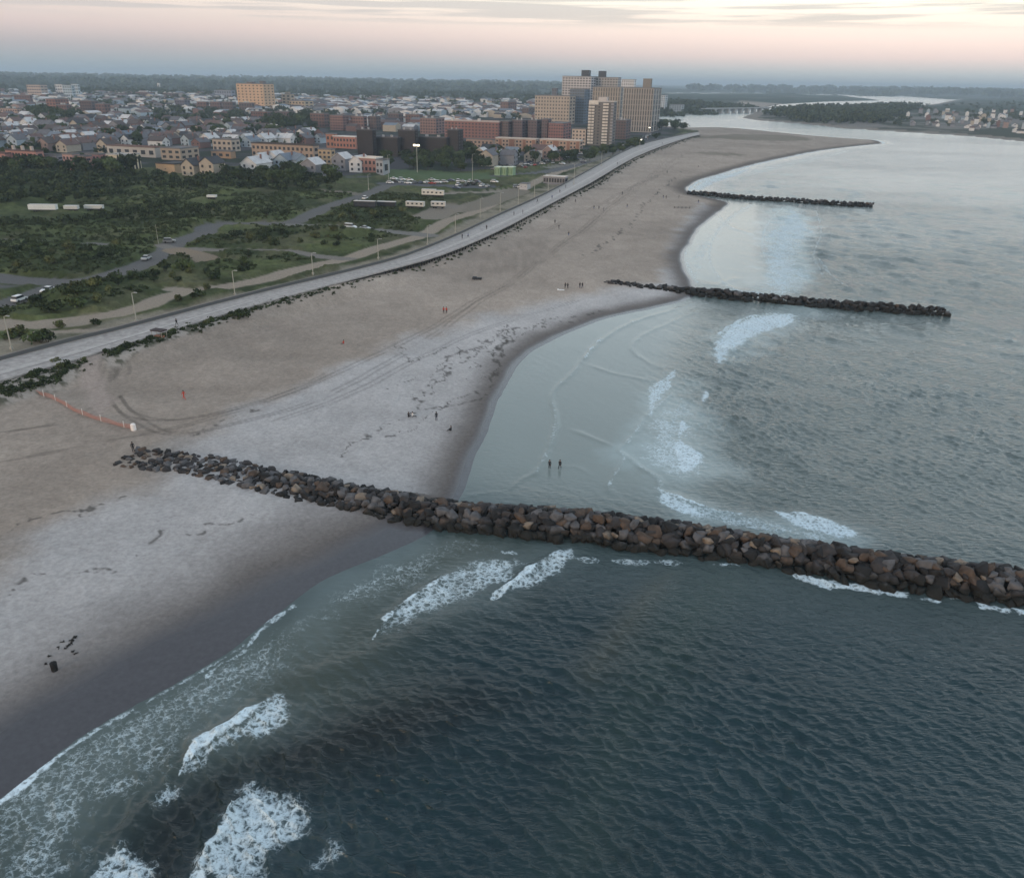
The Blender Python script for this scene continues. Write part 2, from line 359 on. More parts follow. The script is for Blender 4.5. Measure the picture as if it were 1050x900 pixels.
# tracks, roads and yards (asphalt .05-.1, sand track paler)
track = (.30, .25, .20); asph = (.135, .130, .126)
ROADS = [([(-60, 336), (0, 335), (43, 331), (116, 322), (150, 313), (173, 303), (231, 293), (270, 286), (301, 277), (359, 264), (392, 253), (435, 240), (458, 226), (490, 216), (533, 195), (560, 181), (600, 167), (622, 160)], 6.5, track),
         ([(0, 330), (30, 333), (80, 330)], 6, track), ([(40, 340), (90, 338), (128, 337)], 2.4, track),
         ([(-40, 281), (0, 285), (29, 288), (81, 289), (116, 281), (150, 270), (172, 257), (179, 249), (208, 239), (218, 231), (260, 229.5), (298, 229), (330, 215), (341, 211), (377, 199), (401, 189), (420, 184)], 8.5, asph),
         ([(165, 251), (185, 255), (260, 257), (300, 258), (331, 263), (359, 265)], 4.5, (.2, .18, .16)),
         ([(298, 231), (330, 232), (359, 234), (400, 237), (440, 241)], 7, (.19, .18, .165)),
         ([(-30, 245), (20, 247), (52, 248.5)], 4, (.16, .15, .145)), ([(90, 250), (112, 251)], 3, (.16, .15, .14)),
         ([(-40, 322), (0, 312), (29, 303), (56, 294)], 7, asph),
         ([(0, 247), (-60, 243)], 5, asph),
         ([(178, 256), (205, 262), (215, 268)], 8, (.24, .19, .14)), ([(175, 296), (190, 297)], 4, track),
         ([(398, 188), (440, 190), (500, 192)], 13, (.11, .11, .118)), ([(440, 199), (500, 197), (535, 193)], 7, (.24, .21, .175)), ([(470, 215), (500, 207), (530, 196)], 15, (.20, .175, .14)),
         ([(440, 222), (452, 217), (462, 212)], 16, (.22, .19, .155)), ([(320, 196), (350, 197), (365, 199)], 7, (.17, .15, .12)),
         ([(500, 181), (560, 176), (610, 163), (660, 148)], 10, (.12, .12, .125)), ([(560, 172), (600, 165), (640, 155)], 8, (.2, .185, .16)),
         ([(360, 182), (480, 178)], 6, (.10, .10, .10))]
for i, (p, wd, c) in enumerate(ROADS): lay(pl(smooth(p, 4), wd, .8, .8, s=i), c)
lay(pm([(390, 176), (500, 178), (510, 186), (400, 185)], 2, 1), (.085, .12, .06))
lay(pm([(-60, 291), (0, 292), (24, 295), (0, 301), (-60, 306)], 2, 1), (.12, .115, .11))
# seaward dune strip: pale sand peppered with scrub, hedge along the deck
dune1 = pm([(-60, 402), (0, 391), (80, 370), (82, 384), (60, 394), (0, 413), (-80, 437)], .8, 1.2, 3.4)
dune2 = pm([(104, 372), (104, 362), (160, 347), (260, 316), (330, 296), (330, 300), (300, 309), (250, 326), (200, 345), (155, 360), (125, 374), (108, 378)], .8, 1.2, 3.4)
du = np.maximum(dune1, dune2); sp = sstep(.52, .6, fbm(X, Y, 1.5, 3, 71))
lay(du, np.array([.35, .305, .265])*(1-sp[:, None]*.85)+np.array([.07, .07, .045])*sp[:, None]*.85)
hedge = polydist(X, Y, W(BW_LO[9:], 2.6), False, 20)
hm = sstep(4.5, 2.5, hedge+(n_mid-.5)*3)*sstep(-2, 0, -INL)*sstep(.3, .45, fbm(X, Y, 10, 3, 72))*(1-pm([(80, 360), (104, 355), (106, 385), (75, 390)], .5, .5, 3.4))
hm = np.maximum(hm, 0)
lay(hm*.9, (.05, .055, .028)); 
# vegetation relief
vegm = np.clip(inl*(1-TW), 0, 1)
for i, (p, wd, c) in enumerate(ROADS): vegm = vegm*(1-pl(smooth(p, 4), wd+2, 1.5, .8, s=i))
vegm = vegm*(1-sm*.9)
Z = Z+vegm*(sstep(.35, .8, fbm(X, Y, 14, 4, 73))*1.6+n_fine*.5)+hm*1.0*n_mid+sp*du*.25
Z = Z+fr*(fbm(X, Y, 90, 4, 74)*11)*sstep(20, 120, D)
Z = Z+fr*sstep(3500, 6000, RAD)*(fbm(X, Y, 900, 3, 75)*14)*sstep(100, 400, D)
bwh = np.interp(Y, bw_mid[:, 1][np.argsort(bw_mid[:, 1])], (np.linalg.norm(bw_up-bw_lo, axis=1)/2)[np.argsort(bw_mid[:, 1])])
yb0, yb1 = G(300, 297, DECK)[1], G(425, 265, DECK)[1]
gl_ = sstep(bwh+9, bwh+1.5, BW)*sstep(yb1, yb0, Y)
Z = Z*(1-gl_)+(DECK-.32+.25*(n_mid-.5))*gl_
under = sstep(bwh+.4, bwh-.2, BW); Z = np.where(under > 0, np.minimum(Z, DECK-.42), Z)
rel = (1-vegm)*(D > 20)*(RAD < 900)*(1-gl_)
Z = Z+rel*(n_mid-.5)*.35

_Zg = Z.reshape(NR, NA)
def gz(x, y):
    r_ = math.hypot(x, y); a_ = (math.atan2(x, y)-az[0])/(az[1]-az[0]); i = int(np.clip(np.searchsorted(rr, r_)-1, 0, NR-2)); fi = min(max((r_-rr[i])/(rr[i+1]-rr[i]), 0), 1)
    a_ = min(max(a_, 0), NA-2.001); j = int(a_); fj = a_-j
    return float((_Zg[i, j]*(1-fj)+_Zg[i, j+1]*fj)*(1-fi)+(_Zg[i+1, j]*(1-fj)+_Zg[i+1, j+1]*fj)*fi)
def ground_mat():
    m = bpy.data.materials.new('ground'); m.use_nodes = True; t = m.node_tree; b = t.nodes['Principled BSDF']; l = t.links.new
    a = t.nodes.new('ShaderNodeAttribute'); a.attribute_name = 'ground_colour'
    wn = t.nodes.new('ShaderNodeAttribute'); wn.attribute_name = 'wet'
    c = t.nodes.new('ShaderNodeTexCoord')
    n = t.nodes.new('ShaderNodeTexNoise'); n.inputs['Scale'].default_value = 1.6; n.inputs['Detail'].default_value = 8; n.inputs['Roughness'].default_value = .7; l(c.outputs['Object'], n.inputs[0])
    mr_ = t.nodes.new('ShaderNodeMapRange'); mr_.inputs[1].default_value = .25; mr_.inputs[2].default_value = .75; mr_.inputs[3].default_value = .72; mr_.inputs[4].default_value = 1.26; l(n.outputs[0], mr_.inputs[0])
    v = t.nodes.new('ShaderNodeVectorMath'); v.operation = 'SCALE'; l(a.outputs['Color'], v.inputs[0]); l(mr_.outputs[0], v.inputs['Scale']); l(v.outputs[0], b.inputs['Base Color'])
    r = t.nodes.new('ShaderNodeMapRange'); r.inputs[3].default_value = .92; r.inputs[4].default_value = .2; l(wn.outputs['Fac'], r.inputs[0]); l(r.outputs[0], b.inputs['Roughness'])
    s = t.nodes.new('ShaderNodeMapRange'); s.inputs[3].default_value = .05; s.inputs[4].default_value = .55; l(wn.outputs['Fac'], s.inputs[0]); l(s.outputs[0], b.inputs['Specular IOR Level'])
    bp = t.nodes.new('ShaderNodeBump'); bp.inputs['Distance'].default_value = .12
    bs = t.nodes.new('ShaderNodeMapRange'); bs.inputs[3].default_value = .95; bs.inputs[4].default_value = .08; l(wn.outputs['Fac'], bs.inputs[0]); l(bs.outputs[0], bp.inputs['Strength'])
    l(n.outputs[0], bp.inputs['Height']); l(bp.outputs[0], b.inputs['Normal'])
    return m
keep = (Z.reshape(NR, NA)[:-1, :-1].ravel() > -1.0) | (Z.reshape(NR, NA)[1:, 1:].ravel() > -1.0)
Qg = quads[keep]
used = np.zeros(len(X), bool); used[Qg.ravel()] = True; remap = np.cumsum(used)-1
V = np.stack([X, Y, Z], 1)
me = npmesh('ground', V[used], remap[Qg], [ground_mat()], smooth_=True)
attr(me, 'ground_colour', np.clip(C[used], 0, 1), True); attr(me, 'wet', WET[used])
prop(meshobj('ground', me), kind='structure')
bedm = mat('seabed', (.05, .05, .045))
bed = MB().add([(-45000, -3000, -4), (45000, -3000, -4), (45000, 43000, -4), (-45000, 43000, -4)], [(0, 1, 2, 3)]).obj('seabed', bedm); prop(bed, kind='structure')

# ------------------------------------------------------------------ the sea
keepw = (Z.reshape(NR, NA)[:-1, :-1].ravel() < .45) | (Z.reshape(NR, NA)[1:, 1:].ravel() < .45)
Qw = quads[keepw]
usedw = np.zeros(len(X), bool); usedw[Qw.ravel()] = True; remapw = np.cumsum(usedw)-1
xs, ys, ds, rs, drs = X[usedw], Y[usedw], -D[usedw], RAD[usedw], dR[usedw]
# places on the water, measured
def wp(pts, margin=20, sm_=True):
    q = smooth(list(pts)+[pts[0]], 4)[:-1] if sm_ else pts
    return polydist(xs, ys, W(q), True, margin)
def wl(pts, margin=20): return polydist(xs, ys, W(smooth(pts, 5)), False, margin)
mid_bay = wp([(430, 520), (430, 455), (450, 400), (500, 350), (590, 305), (700, 296), (745, 318), (735, 350), (720, 400), (735, 450), (760, 510), (700, 545), (600, 535), (480, 515)], 60, False)
calm_zone = sstep(-6, 18, mid_bay)
far_swash = wp([(670, 285), (670, 250), (690, 222), (720, 200), (790, 208), (790, 240), (800, 290), (765, 305), (712, 292)], 60, False)
calm_zone = np.maximum(calm_zone, sstep(-4, 10, far_swash))
shallow = sstep(22, 2, ds+(fbm(xs, ys, 12, 3, 30)-.5)*10)
calm = np.maximum(calm_zone, shallow*.85)
near_zone = wp([(-300, 1200), (0, 800), (470, 545), (1200, 640), (1300, 1300)], 60, False)
nearz = sstep(-3, 3, near_zone)
# wind sea: many crossing components, their crests lying as in the photograph
a = G(760, 735); b = G(860, 782); cd = math.atan2(b.y-a.y, b.x-a.x); base = cd-math.pi/2
hgt = np.zeros(len(xs)); dxs = np.zeros(len(xs)); dys = np.zeros(len(xs))
amp_mod = (.75+.7*(fbm(xs, ys, 26, 3, 31)-.3))*(1-.93*calm)
sp_ = np.maximum(drs, rs*np.radians(100/NA))
wr = np.random.default_rng(11)
zoneA = sstep(.38, .62, fbm(xs, ys, 38, 3, 131)); gust = .40+1.25*sstep(.28, .72, fbm(xs, ys, 48, 4, 132))
for i in range(84):
    q_ = i % 2; lam = .75*(3.0/.75)**((i//2)/41.0)*wr.uniform(.9, 1.1); ang = base+(.12, -.42)[q_]+wr.normal(0, .48)
    am = .0086*lam*(1.25 if lam < 1.8 else .9)
    kx, ky = 2*math.pi/lam*math.cos(ang), 2*math.pi/lam*math.sin(ang); ph = wr.uniform(0, 6.28)
    A = am*(1-.15*sstep(120, 170, rs))*amp_mod*gust*((.35+.65*zoneA) if q_ else (1-.55*zoneA))*np.clip(1.8-1.9*sp_/lam, 0, 1)
    p = kx*xs+ky*ys+ph
    hgt += A*np.cos(p); dxs -= A*1.15*math.cos(ang)*np.sin(p); dys -= A*1.15*math.sin(ang)*np.sin(p)
outer = sstep(130, 330, rs)
for i in range(40):                       # the longer chop of the open water
    lam = 3.6*(15/3.6)**(i/39.0)*wr.uniform(.9, 1.1); ang = base+wr.normal(0, .4)-.15
    kx, ky = 2*math.pi/lam*math.cos(ang), 2*math.pi/lam*math.sin(ang); ph = wr.uniform(0, 6.28)
    A = .0064*lam**.9*amp_mod*(.12+.88*outer)*np.clip(1.8-2.0*sp_/lam, 0, 1)
    p = kx*xs+ky*ys+ph
    hgt += A*np.cos(p); dxs -= A*.9*math.cos(ang)*np.sin(p); dys -= A*.9*math.sin(ang)*np.sin(p)
# long low swell rolling toward the beach
for lam, ang, am in ((24, base+.9, .10), (31, base+1.2, .10), (13, base+.5, .045)):
    p = (xs*math.cos(ang)+ys*math.sin(ang))*2*math.pi/lam+wr.uniform(0, 6)+fbm(xs, ys, 60, 2, 33)*4
    hgt += am*(1-.97*calm)*np.cos(p)*np.clip(2-4*sp_/lam, 0, 1)
edge_noise = (fbm(xs, ys, 2.2, 4, 34)-.5)
foam = np.zeros(len(xs))
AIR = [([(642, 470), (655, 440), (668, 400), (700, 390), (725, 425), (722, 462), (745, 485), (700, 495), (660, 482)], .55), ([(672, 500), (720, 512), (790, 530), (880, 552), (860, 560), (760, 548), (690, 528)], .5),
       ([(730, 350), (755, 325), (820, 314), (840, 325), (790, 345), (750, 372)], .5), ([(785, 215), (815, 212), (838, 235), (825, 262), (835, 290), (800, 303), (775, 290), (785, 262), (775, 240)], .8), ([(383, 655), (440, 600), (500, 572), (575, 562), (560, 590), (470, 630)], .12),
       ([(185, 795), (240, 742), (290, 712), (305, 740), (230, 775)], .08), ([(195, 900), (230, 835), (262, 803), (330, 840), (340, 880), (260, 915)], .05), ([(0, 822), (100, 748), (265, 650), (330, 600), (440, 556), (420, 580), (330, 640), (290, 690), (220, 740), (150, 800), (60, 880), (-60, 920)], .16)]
def fpatch(pts, wgt, soft=1.2, nz=2.0, back=0):
    global foam
    d = wp(pts)+edge_noise*nz
    foam = np.maximum(foam, wgt*(.90-.12*nearz)*sstep(-soft, soft*1.3, d)*(.80+.42*(fbm(xs, ys, 3.2, 4, 45)-.3)))
def crest(pts, h, wdt, wgt=0.0, fw=.6):
    global foam, hgt
    d = wl(pts)+edge_noise*.8; q_ = W([pts[0], pts[-1]])
    ends = np.minimum(np.hypot(xs-q_[0][0], ys-q_[0][1]), np.hypot(xs-q_[1][0], ys-q_[1][1])); tp = sstep(0, 5, ends)
    hgt = hgt+h*tp*np.exp(-(d/wdt)**2)
    if wgt: foam = np.maximum(foam, wgt*(.62+.38*tp)*(.86+.3*(fbm(xs, ys, 2.5, 3, 141)-.3))*sstep(fw*(.35+.75*tp), fw*.1, d+edge_noise*.9))
# near bay: lacy wash along the sand
sh1 = [q for q in SHORE if q[1] > 548]
dl = wl(sh1, 60)
lace = sstep(15, 2, dl+(fbm(xs, ys, 8, 3, 35)-.5)*13)*nearz
foam = np.maximum(foam, lace*.43)
lace2 = wp([(0, 830), (90, 775), (150, 740), (200, 740), (190, 790), (120, 850), (100, 910), (-60, 960)], 30)
foam = np.maximum(foam, sstep(-3, 6, lace2+edge_noise*8)*.47)
lace3 = wp([(270, 655), (330, 605), (400, 572), (450, 558), (440, 580), (380, 620), (330, 640), (290, 665)], 30)
foam = np.maximum(foam, sstep(-2, 5, lace3+edge_noise*6)*.48)
foam = np.maximum(foam, .95*sstep(.55, .1, np.abs(dl+edge_noise*1.0))*nearz)
foam = np.maximum(foam, .56*sstep(.6, .1, edge_noise*1.4+wl([(212, 694), (225, 682), (250, 668), (268, 645), (300, 622)]))) 
fpatch([(183, 796), (200, 768), (240, 742), (284, 711), (300, 726), (296, 742), (262, 758), (228, 772), (204, 788)], .93, 1.0, 2.4)
fpatch([(146, 838), (158, 816), (178, 803), (186, 815), (168, 830)], .80, .8, 1.6)
fpatch([(88, 905), (108, 876), (132, 856), (148, 872), (160, 892), (140, 930), (95, 930)], .93, 1, 2)
fpatch([(192, 930), (200, 885), (225, 855), (233, 830), (262, 803), (290, 810), (316, 832), (306, 860), (285, 880), (268, 905), (240, 935)], .97, 1.2, 3)
fpatch([(300, 900), (318, 876), (338, 858), (350, 868), (338, 890), (315, 905)], .74, 1, 3)
fpatch([(384, 655), (405, 628), (440, 600), (478, 578), (515, 570), (540, 578), (505, 606), (450, 628), (405, 645)], .80, 1.5, 3)
fpatch([(508, 614), (530, 594), (560, 573), (583, 561), (588, 570), (562, 596), (532, 606)], .86, .8, 1.6)
crest([(382, 656), (402, 630), (440, 602), (475, 582)], .35, 1.0, .98, .7)
crest([(506, 615), (530, 595), (558, 574), (583, 562)], .45, .9, 1.0, .7)
crest([(183, 797), (200, 769), (240, 742), (285, 711)], .55, 1.1, 1.0, .8)
crest([(90, 903), (110, 875), (146, 838), (160, 815), (180, 800)], .5, 1.0, .0)
crest([(195, 925), (205, 885), (230, 850), (236, 828), (262, 803)], .6, 1.2, 1.0, .9)
crest([(285, 711), (330, 690), (400, 665), (505, 616)], .38, 1.8)
crest([(583, 562), (620, 548)], .2, 1.5)
crest([(380, 800), (450, 740), (540, 700), (590, 690), (640, 640), (700, 590)], .22, 2.2)
crest([(540, 860), (590, 790), (650, 700), (700, 650)], .16, 1.8)
crest([(300, 800), (360, 750), (430, 715), (520, 700)], .3, 2.2)
# middle bay
fpatch([(672, 500), (690, 508), (720, 516), (790, 534), (860, 548), (880, 562), (800, 553), (740, 540), (695, 527), (676, 516)], .62, 2, 4)
fpatch([(672, 500), (684, 505), (705, 515), (722, 528), (690, 524), (675, 514)], 1.0, 1, 2)
fpatch([(796, 524), (822, 528), (850, 534), (880, 548), (868, 555), (838, 547), (810, 537)], 1.0, 1, 2.5)
fpatch([(696, 432), (705, 430), (702, 452), (724, 468), (712, 480), (697, 482), (690, 458)], .95, .8, 1.8)
fpatch([(664, 398), (678, 388), (694, 378), (690, 395), (676, 412), (668, 430), (662, 414)], .84, .8, 2)
fpatch([(642, 470), (655, 440), (668, 420), (700, 410), (720, 430), (716, 462), (740, 480), (700, 492), (660, 480)], .66, 5, 9)
fpatch([(732, 350), (752, 332), (790, 322), (815, 322), (812, 332), (778, 345), (752, 360), (738, 377), (730, 365)], .95, 1.5, 3)
fpatch([(718, 410), (722, 400), (727, 402), (723, 412)], .9, .6, 1)
fpatch([(800, 320), (850, 318), (880, 322), (840, 330), (800, 335)], .45, 3, 6)
crest([(672, 500), (690, 508), (730, 522), (790, 534)], .25, 1.2, .8, .6)
crest([(796, 524), (830, 530), (875, 548)], .35, 1.2, .9, .7)
crest([(735, 345), (760, 328), (800, 320)], .3, 1.5, .8, .9)
for p, h, wg in (([(440, 520), (480, 508), (520, 505)], .10, .4), ([(517, 507), (535, 492), (554, 479), (570, 435), (566, 405), (587, 383), (597, 370), (620, 347), (650, 330), (690, 318), (716, 309)], .16, .42),
                 ([(597, 372), (630, 383), (665, 390), (700, 398)], .10, 0), ([(578, 438), (605, 448), (636, 461)], .12, 0), ([(636, 461), (655, 478), (676, 493), (673, 515)], .12, .42),
                 ([(554, 480), (590, 479), (612, 492)], .06, 0), ([(696, 398), (663, 426), (648, 448), (636, 461), (640, 472), (624, 499), (633, 512)], .12, .5),
                 ([(725, 314), (690, 330), (659, 344), (648, 358), (665, 372), (682, 381), (667, 405)], .12, .35), ([(618, 345), (606, 358), (598, 371)], .1, .66),
                 ([(525, 500), (560, 505), (620, 515)], .05, 0)):
    crest(p, h*.8, .6, wg, .42)
crest([(740, 420), (790, 450), (830, 480), (870, 505)], .35, 3.0)
# beyond the second jetty
fpatch([(806, 214), (822, 218), (836, 235), (822, 262), (832, 285), (815, 300), (785, 297), (778, 268), (782, 240), (796, 225)], .76, 6, 12)
fpatch([(705, 285), (706, 262), (722, 240), (745, 220), (770, 209), (775, 212), (752, 228), (735, 248), (730, 268), (715, 288)], .60, 4, 6)
fpatch([(840, 268), (850, 282), (870, 296), (862, 290), (846, 275)], .6, 1, 2)
fpatch([(706, 195), (720, 185), (745, 178), (770, 172), (765, 178), (735, 188), (722, 195)], .72, 3, 4)
shd = wl([q for q in SHORE if q[1] < 200 and q[0] > 706], 60)
foam = np.maximum(foam, .62*sstep(5, 1, shd+edge_noise*4)*(rs > 450))
fpatch([(724, 300), (745, 296), (790, 300), (800, 306), (760, 306), (724, 304)], .6, 2, 3)
crest([(880, 225), (900, 240), (925, 262), (940, 285)], .4, 4.0); crest([(838, 265), (850, 280), (872, 298)], .3, 2.0, .5, 1.2); crest([(836, 220), (852, 240), (846, 256)], .25, 2.0, .42, 1.0)
fpatch([(760, 176), (800, 167), (850, 157), (880, 153), (850, 163), (800, 174), (765, 182)], .5, 5, 8)
for P_ in ([(771, 209), (745, 226), (731, 246), (728, 268), (742, 290), (760, 300)], [(804, 212), (788, 228), (781, 252), (792, 280), (812, 300)], [(722, 204), (716, 225), (706, 246), (704, 268), (716, 292)], [(836, 215), (842, 240), (834, 262), (845, 285)]):
    crest(P_, .12, 1.3, .52, 1.1)
for p, h in (([(735, 218), (748, 232), (775, 242), (790, 258)], .15), ([(712, 290), (735, 292), (757, 284)], .15), ([(790, 262), (800, 280), (790, 292)], .15)): crest(p, h, 1.6, .45, 1.0)
# white water round the seaward foot of the first jetty
foam_j = polydist(xs, ys, W([(745, 579), (800, 588), (850, 598), (900, 605), (960, 615), (1060, 628)]), False, 10)
foam = np.maximum(foam, .70*sstep(1.3, .2, foam_j+edge_noise*3.4)*(fbm(xs, ys, 6, 2, 37) > .42))
foam_k = polydist(xs, ys, W([(520, 565), (640, 577), (745, 580)]), False, 10)
foam = np.maximum(foam, .5*sstep(.8, .1, foam_k+edge_noise*3.4))
hgt = hgt+np.clip(foam-.6, 0, 1)*(.25+.5*(fbm(xs, ys, 1.1, 3, 38)-.5))
hgt = hgt*sstep(-1.5, 4.5, ds)+.02
foam_s = foam.copy()
# colour of the water, with sky reflection painted into its outer and swash areas
n1 = fbm(xs, ys, 25, 4, 39)[:, None]
deep = np.array([.007, .027, .034])*(1+.8*(n1-.5)); green = np.array([.036, .060, .045]); shal = np.array([.085, .10, .085])
wc = deep*np.ones((len(xs), 1))
def wlay(m, c):
    global wc
    m = m[:, None]; wc = wc*(1-m)+np.asarray(c)*m
wlay(sstep(20, -15, near_zone)*.9, (.092, .122, .118))           # outer water: turbid pale green, brightened in colour to stand in for reflected sky
wlay(sstep(-6, 8, wp([(560, 900), (600, 780), (640, 680), (700, 600), (760, 600), (700, 700), (640, 800), (620, 900)], 40))*.45, green)
wlay(sstep(26, 0, dl+(n1[:, 0]-.5)*26)*nearz*.8, (.062, .078, .064))
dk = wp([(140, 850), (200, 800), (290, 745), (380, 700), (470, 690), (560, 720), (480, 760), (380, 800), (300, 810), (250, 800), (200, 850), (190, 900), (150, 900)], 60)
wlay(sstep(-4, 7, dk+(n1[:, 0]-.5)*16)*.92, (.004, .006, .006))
wlay(sstep(-3, 6, wp([(590, 690), (620, 650), (660, 605), (690, 590), (660, 640), (610, 700)], 30))*.5, (.11, .10, .065))
wlay(calm_zone*.95, (.205, .24, .225)); wlay(sstep(3, 20, mid_bay)*0, shal)
wlay(sstep(8, 60, far_swash)*.95, (.46, .45, .40))  # bright sky reflected in the thin wash, put into the base colour
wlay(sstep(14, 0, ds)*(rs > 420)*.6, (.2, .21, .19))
wlay(sstep(300, 800, rs)*(D[usedw] < 0)*.8, (.30, .335, .325))  # silvery sky reflection of the distant sea painted in, growing with distance
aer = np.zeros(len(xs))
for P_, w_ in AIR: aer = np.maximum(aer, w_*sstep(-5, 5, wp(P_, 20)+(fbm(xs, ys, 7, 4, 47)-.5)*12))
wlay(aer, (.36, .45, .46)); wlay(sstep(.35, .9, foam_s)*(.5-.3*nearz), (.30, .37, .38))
streak = fbm(xs*.35+ys*.02, ys*1.0+xs*.2, 55, 4, 41)
def water_mat():
    m = bpy.data.materials.new('sea_water'); m.use_nodes = True; t = m.node_tree; b = t.nodes['Principled BSDF']; l = t.links.new
    def A(n_):
        q = t.nodes.new('ShaderNodeAttribute'); q.attribute_name = n_; return q
    def MR(src, a0, a1, b0, b1, sm_=False):
        q = t.nodes.new('ShaderNodeMapRange')
        if sm_: q.interpolation_type = 'SMOOTHSTEP'
        for i_, v_ in enumerate((a0, a1, b0, b1)): q.inputs[i_+1].default_value = v_
        l(src, q.inputs[0]); return q.outputs[0]
    def MA(op, x_, y_):
        q = t.nodes.new('ShaderNodeMath'); q.operation = op
        for i_, v_ in enumerate((x_, y_)):
            if hasattr(v_, 'links'): l(v_, q.inputs[i_])
            else: q.inputs[i_].default_value = v_
        return q.outputs[0]
    def VM(x_, c_):
        q = t.nodes.new('ShaderNodeMixRGB'); return q
    cc, fo, ca, st, fa = A('water_and_sheen_colour'), A('foam'), A('calm'), A('streak'), A('far')
    c = t.nodes.new('ShaderNodeTexCoord')
    n = t.nodes.new('ShaderNodeTexNoise'); n.inputs['Scale'].default_value = 1.1; n.inputs['Detail'].default_value = 9; n.inputs['Roughness'].default_value = .65; l(c.outputs['Object'], n.inputs[0])
    mpn = t.nodes.new('ShaderNodeMapping'); mpn.inputs['Rotation'].default_value = (0, 0, -cd); mpn.inputs['Scale'].default_value = (.35, 1, 1); l(c.outputs['Object'], mpn.inputs[0])
    n2 = t.nodes.new('ShaderNodeTexNoise'); n2.inputs['Scale'].default_value = 1.1; n2.inputs['Detail'].default_value = 4; n2.inputs['Distortion'].default_value = .4; l(mpn.outputs[0], n2.inputs[0])
    mp4 = t.nodes.new('ShaderNodeMapping'); mp4.inputs['Rotation'].default_value = (0, 0, -cd-.45); mp4.inputs['Scale'].default_value = (.5, 1.3, 1); l(c.outputs['Object'], mp4.inputs[0])
    n4 = t.nodes.new('ShaderNodeTexNoise'); n4.inputs['Scale'].default_value = .75; n4.inputs['Detail'].default_value = 5; n4.inputs['Roughness'].default_value = .6; n4.inputs['Distortion'].default_value = .5; l(mp4.outputs[0], n4.inputs[0])
    n3 = t.nodes.new('ShaderNodeTexNoise'); n3.inputs['Scale'].default_value = .28; n3.inputs['Detail'].default_value = 6; n3.inputs['Roughness'].default_value = .6; l(mpn.outputs[0], n3.inputs[0])
    # foam: lace of bubbles
    wa = t.nodes.new('ShaderNodeVectorMath'); wa.operation = 'ADD'
    sc_ = t.nodes.new('ShaderNodeVectorMath'); sc_.operation = 'SCALE'; sc_.inputs['Scale'].default_value = 1.6; l(n.outputs['Color'], sc_.inputs[0]); l(sc_.outputs[0], wa.inputs[0]); l(c.outputs['Object'], wa.inputs[1])
    vo = t.nodes.new('ShaderNodeTexVoronoi'); vo.feature = 'DISTANCE_TO_EDGE'; vo.inputs['Scale'].default_value = 1.35; l(wa.outputs[0], vo.inputs['Vector'])
    vo2 = t.nodes.new('ShaderNodeTexVoronoi'); vo2.feature = 'DISTANCE_TO_EDGE'; vo2.inputs['Scale'].default_value = 4.2; l(wa.outputs[0], vo2.inputs['Vector'])
    la = MR(vo.outputs[0], 0, .42, 1, 0); lb = MR(vo2.outputs[0], 0, .40, 1, 0)
    nn = MR(n.outputs[0], .3, .7, 0, 1)
    comb = MA('ADD', MA('ADD', MA('MULTIPLY', la, .42), MA('MULTIPLY', lb, .22)), MA('MULTIPLY', nn, .36))
    thr_ = MA('SUBTRACT', comb, MA('SUBTRACT', 1.02, fo.outputs['Fac']))
    ff = MR(thr_, -.05, .34, 0, 1, True)
    ff = MA('MULTIPLY', ff, MR(fo.outputs['Fac'], .3, .8, .40, 1.0))
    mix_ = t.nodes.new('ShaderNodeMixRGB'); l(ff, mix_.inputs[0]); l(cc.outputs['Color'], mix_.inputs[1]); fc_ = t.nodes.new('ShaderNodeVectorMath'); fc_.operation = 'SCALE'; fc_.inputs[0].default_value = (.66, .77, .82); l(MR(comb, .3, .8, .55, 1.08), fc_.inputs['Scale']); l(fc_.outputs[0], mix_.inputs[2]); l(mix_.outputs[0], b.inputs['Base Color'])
    ro = MA('ADD', MR(fa.outputs['Fac'], 0, 1, .05, .14), MA('MULTIPLY', ff, .7)); l(ro, b.inputs['Roughness'])
    b.inputs['IOR'].default_value = 1.333
    l(MR(ff, 0, 1, .5, .1), b.inputs['Specular IOR Level'])
    rid = lambda q_: MA('SUBTRACT', 1.0, MA('ABSOLUTE', MA('SUBTRACT', MA('MULTIPLY', q_, 2.0), 1.0), 0.0))
    hs = MA('ADD', MA('ADD', MA('MULTIPLY', n.outputs[0], .45), MA('MULTIPLY', rid(n4.outputs[0]), .55)), MA('ADD', MA('MULTIPLY', rid(n2.outputs[0]), 1.0), MA('MULTIPLY', MA('MULTIPLY', n3.outputs[0], fa.outputs['Fac']), 2.6)))
    bp = t.nodes.new('ShaderNodeBump'); bp.inputs['Distance'].default_value = .42; l(hs, bp.inputs['Height'])
    stg = MA('MULTIPLY', MA('MULTIPLY', MR(ca.outputs['Fac'], 0, 1, .85, .10), MR(fa.outputs['Fac'], 0, .3, .52, .66)), MR(st.outputs['Fac'], .3, .7, .55, 1.25)); l(stg, bp.inputs['Strength']); l(bp.outputs[0], b.inputs['Normal'])
    return m
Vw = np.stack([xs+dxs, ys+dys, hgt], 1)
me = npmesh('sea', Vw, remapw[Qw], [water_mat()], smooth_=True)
attr(me, 'water_and_sheen_colour', np.clip(wc, 0, 1), True); attr(me, 'foam', foam); attr(me, 'calm', calm); attr(me, 'streak', streak); attr(me, 'far', sstep(110, 600, rs))
prop(meshobj('sea', me), kind='structure')
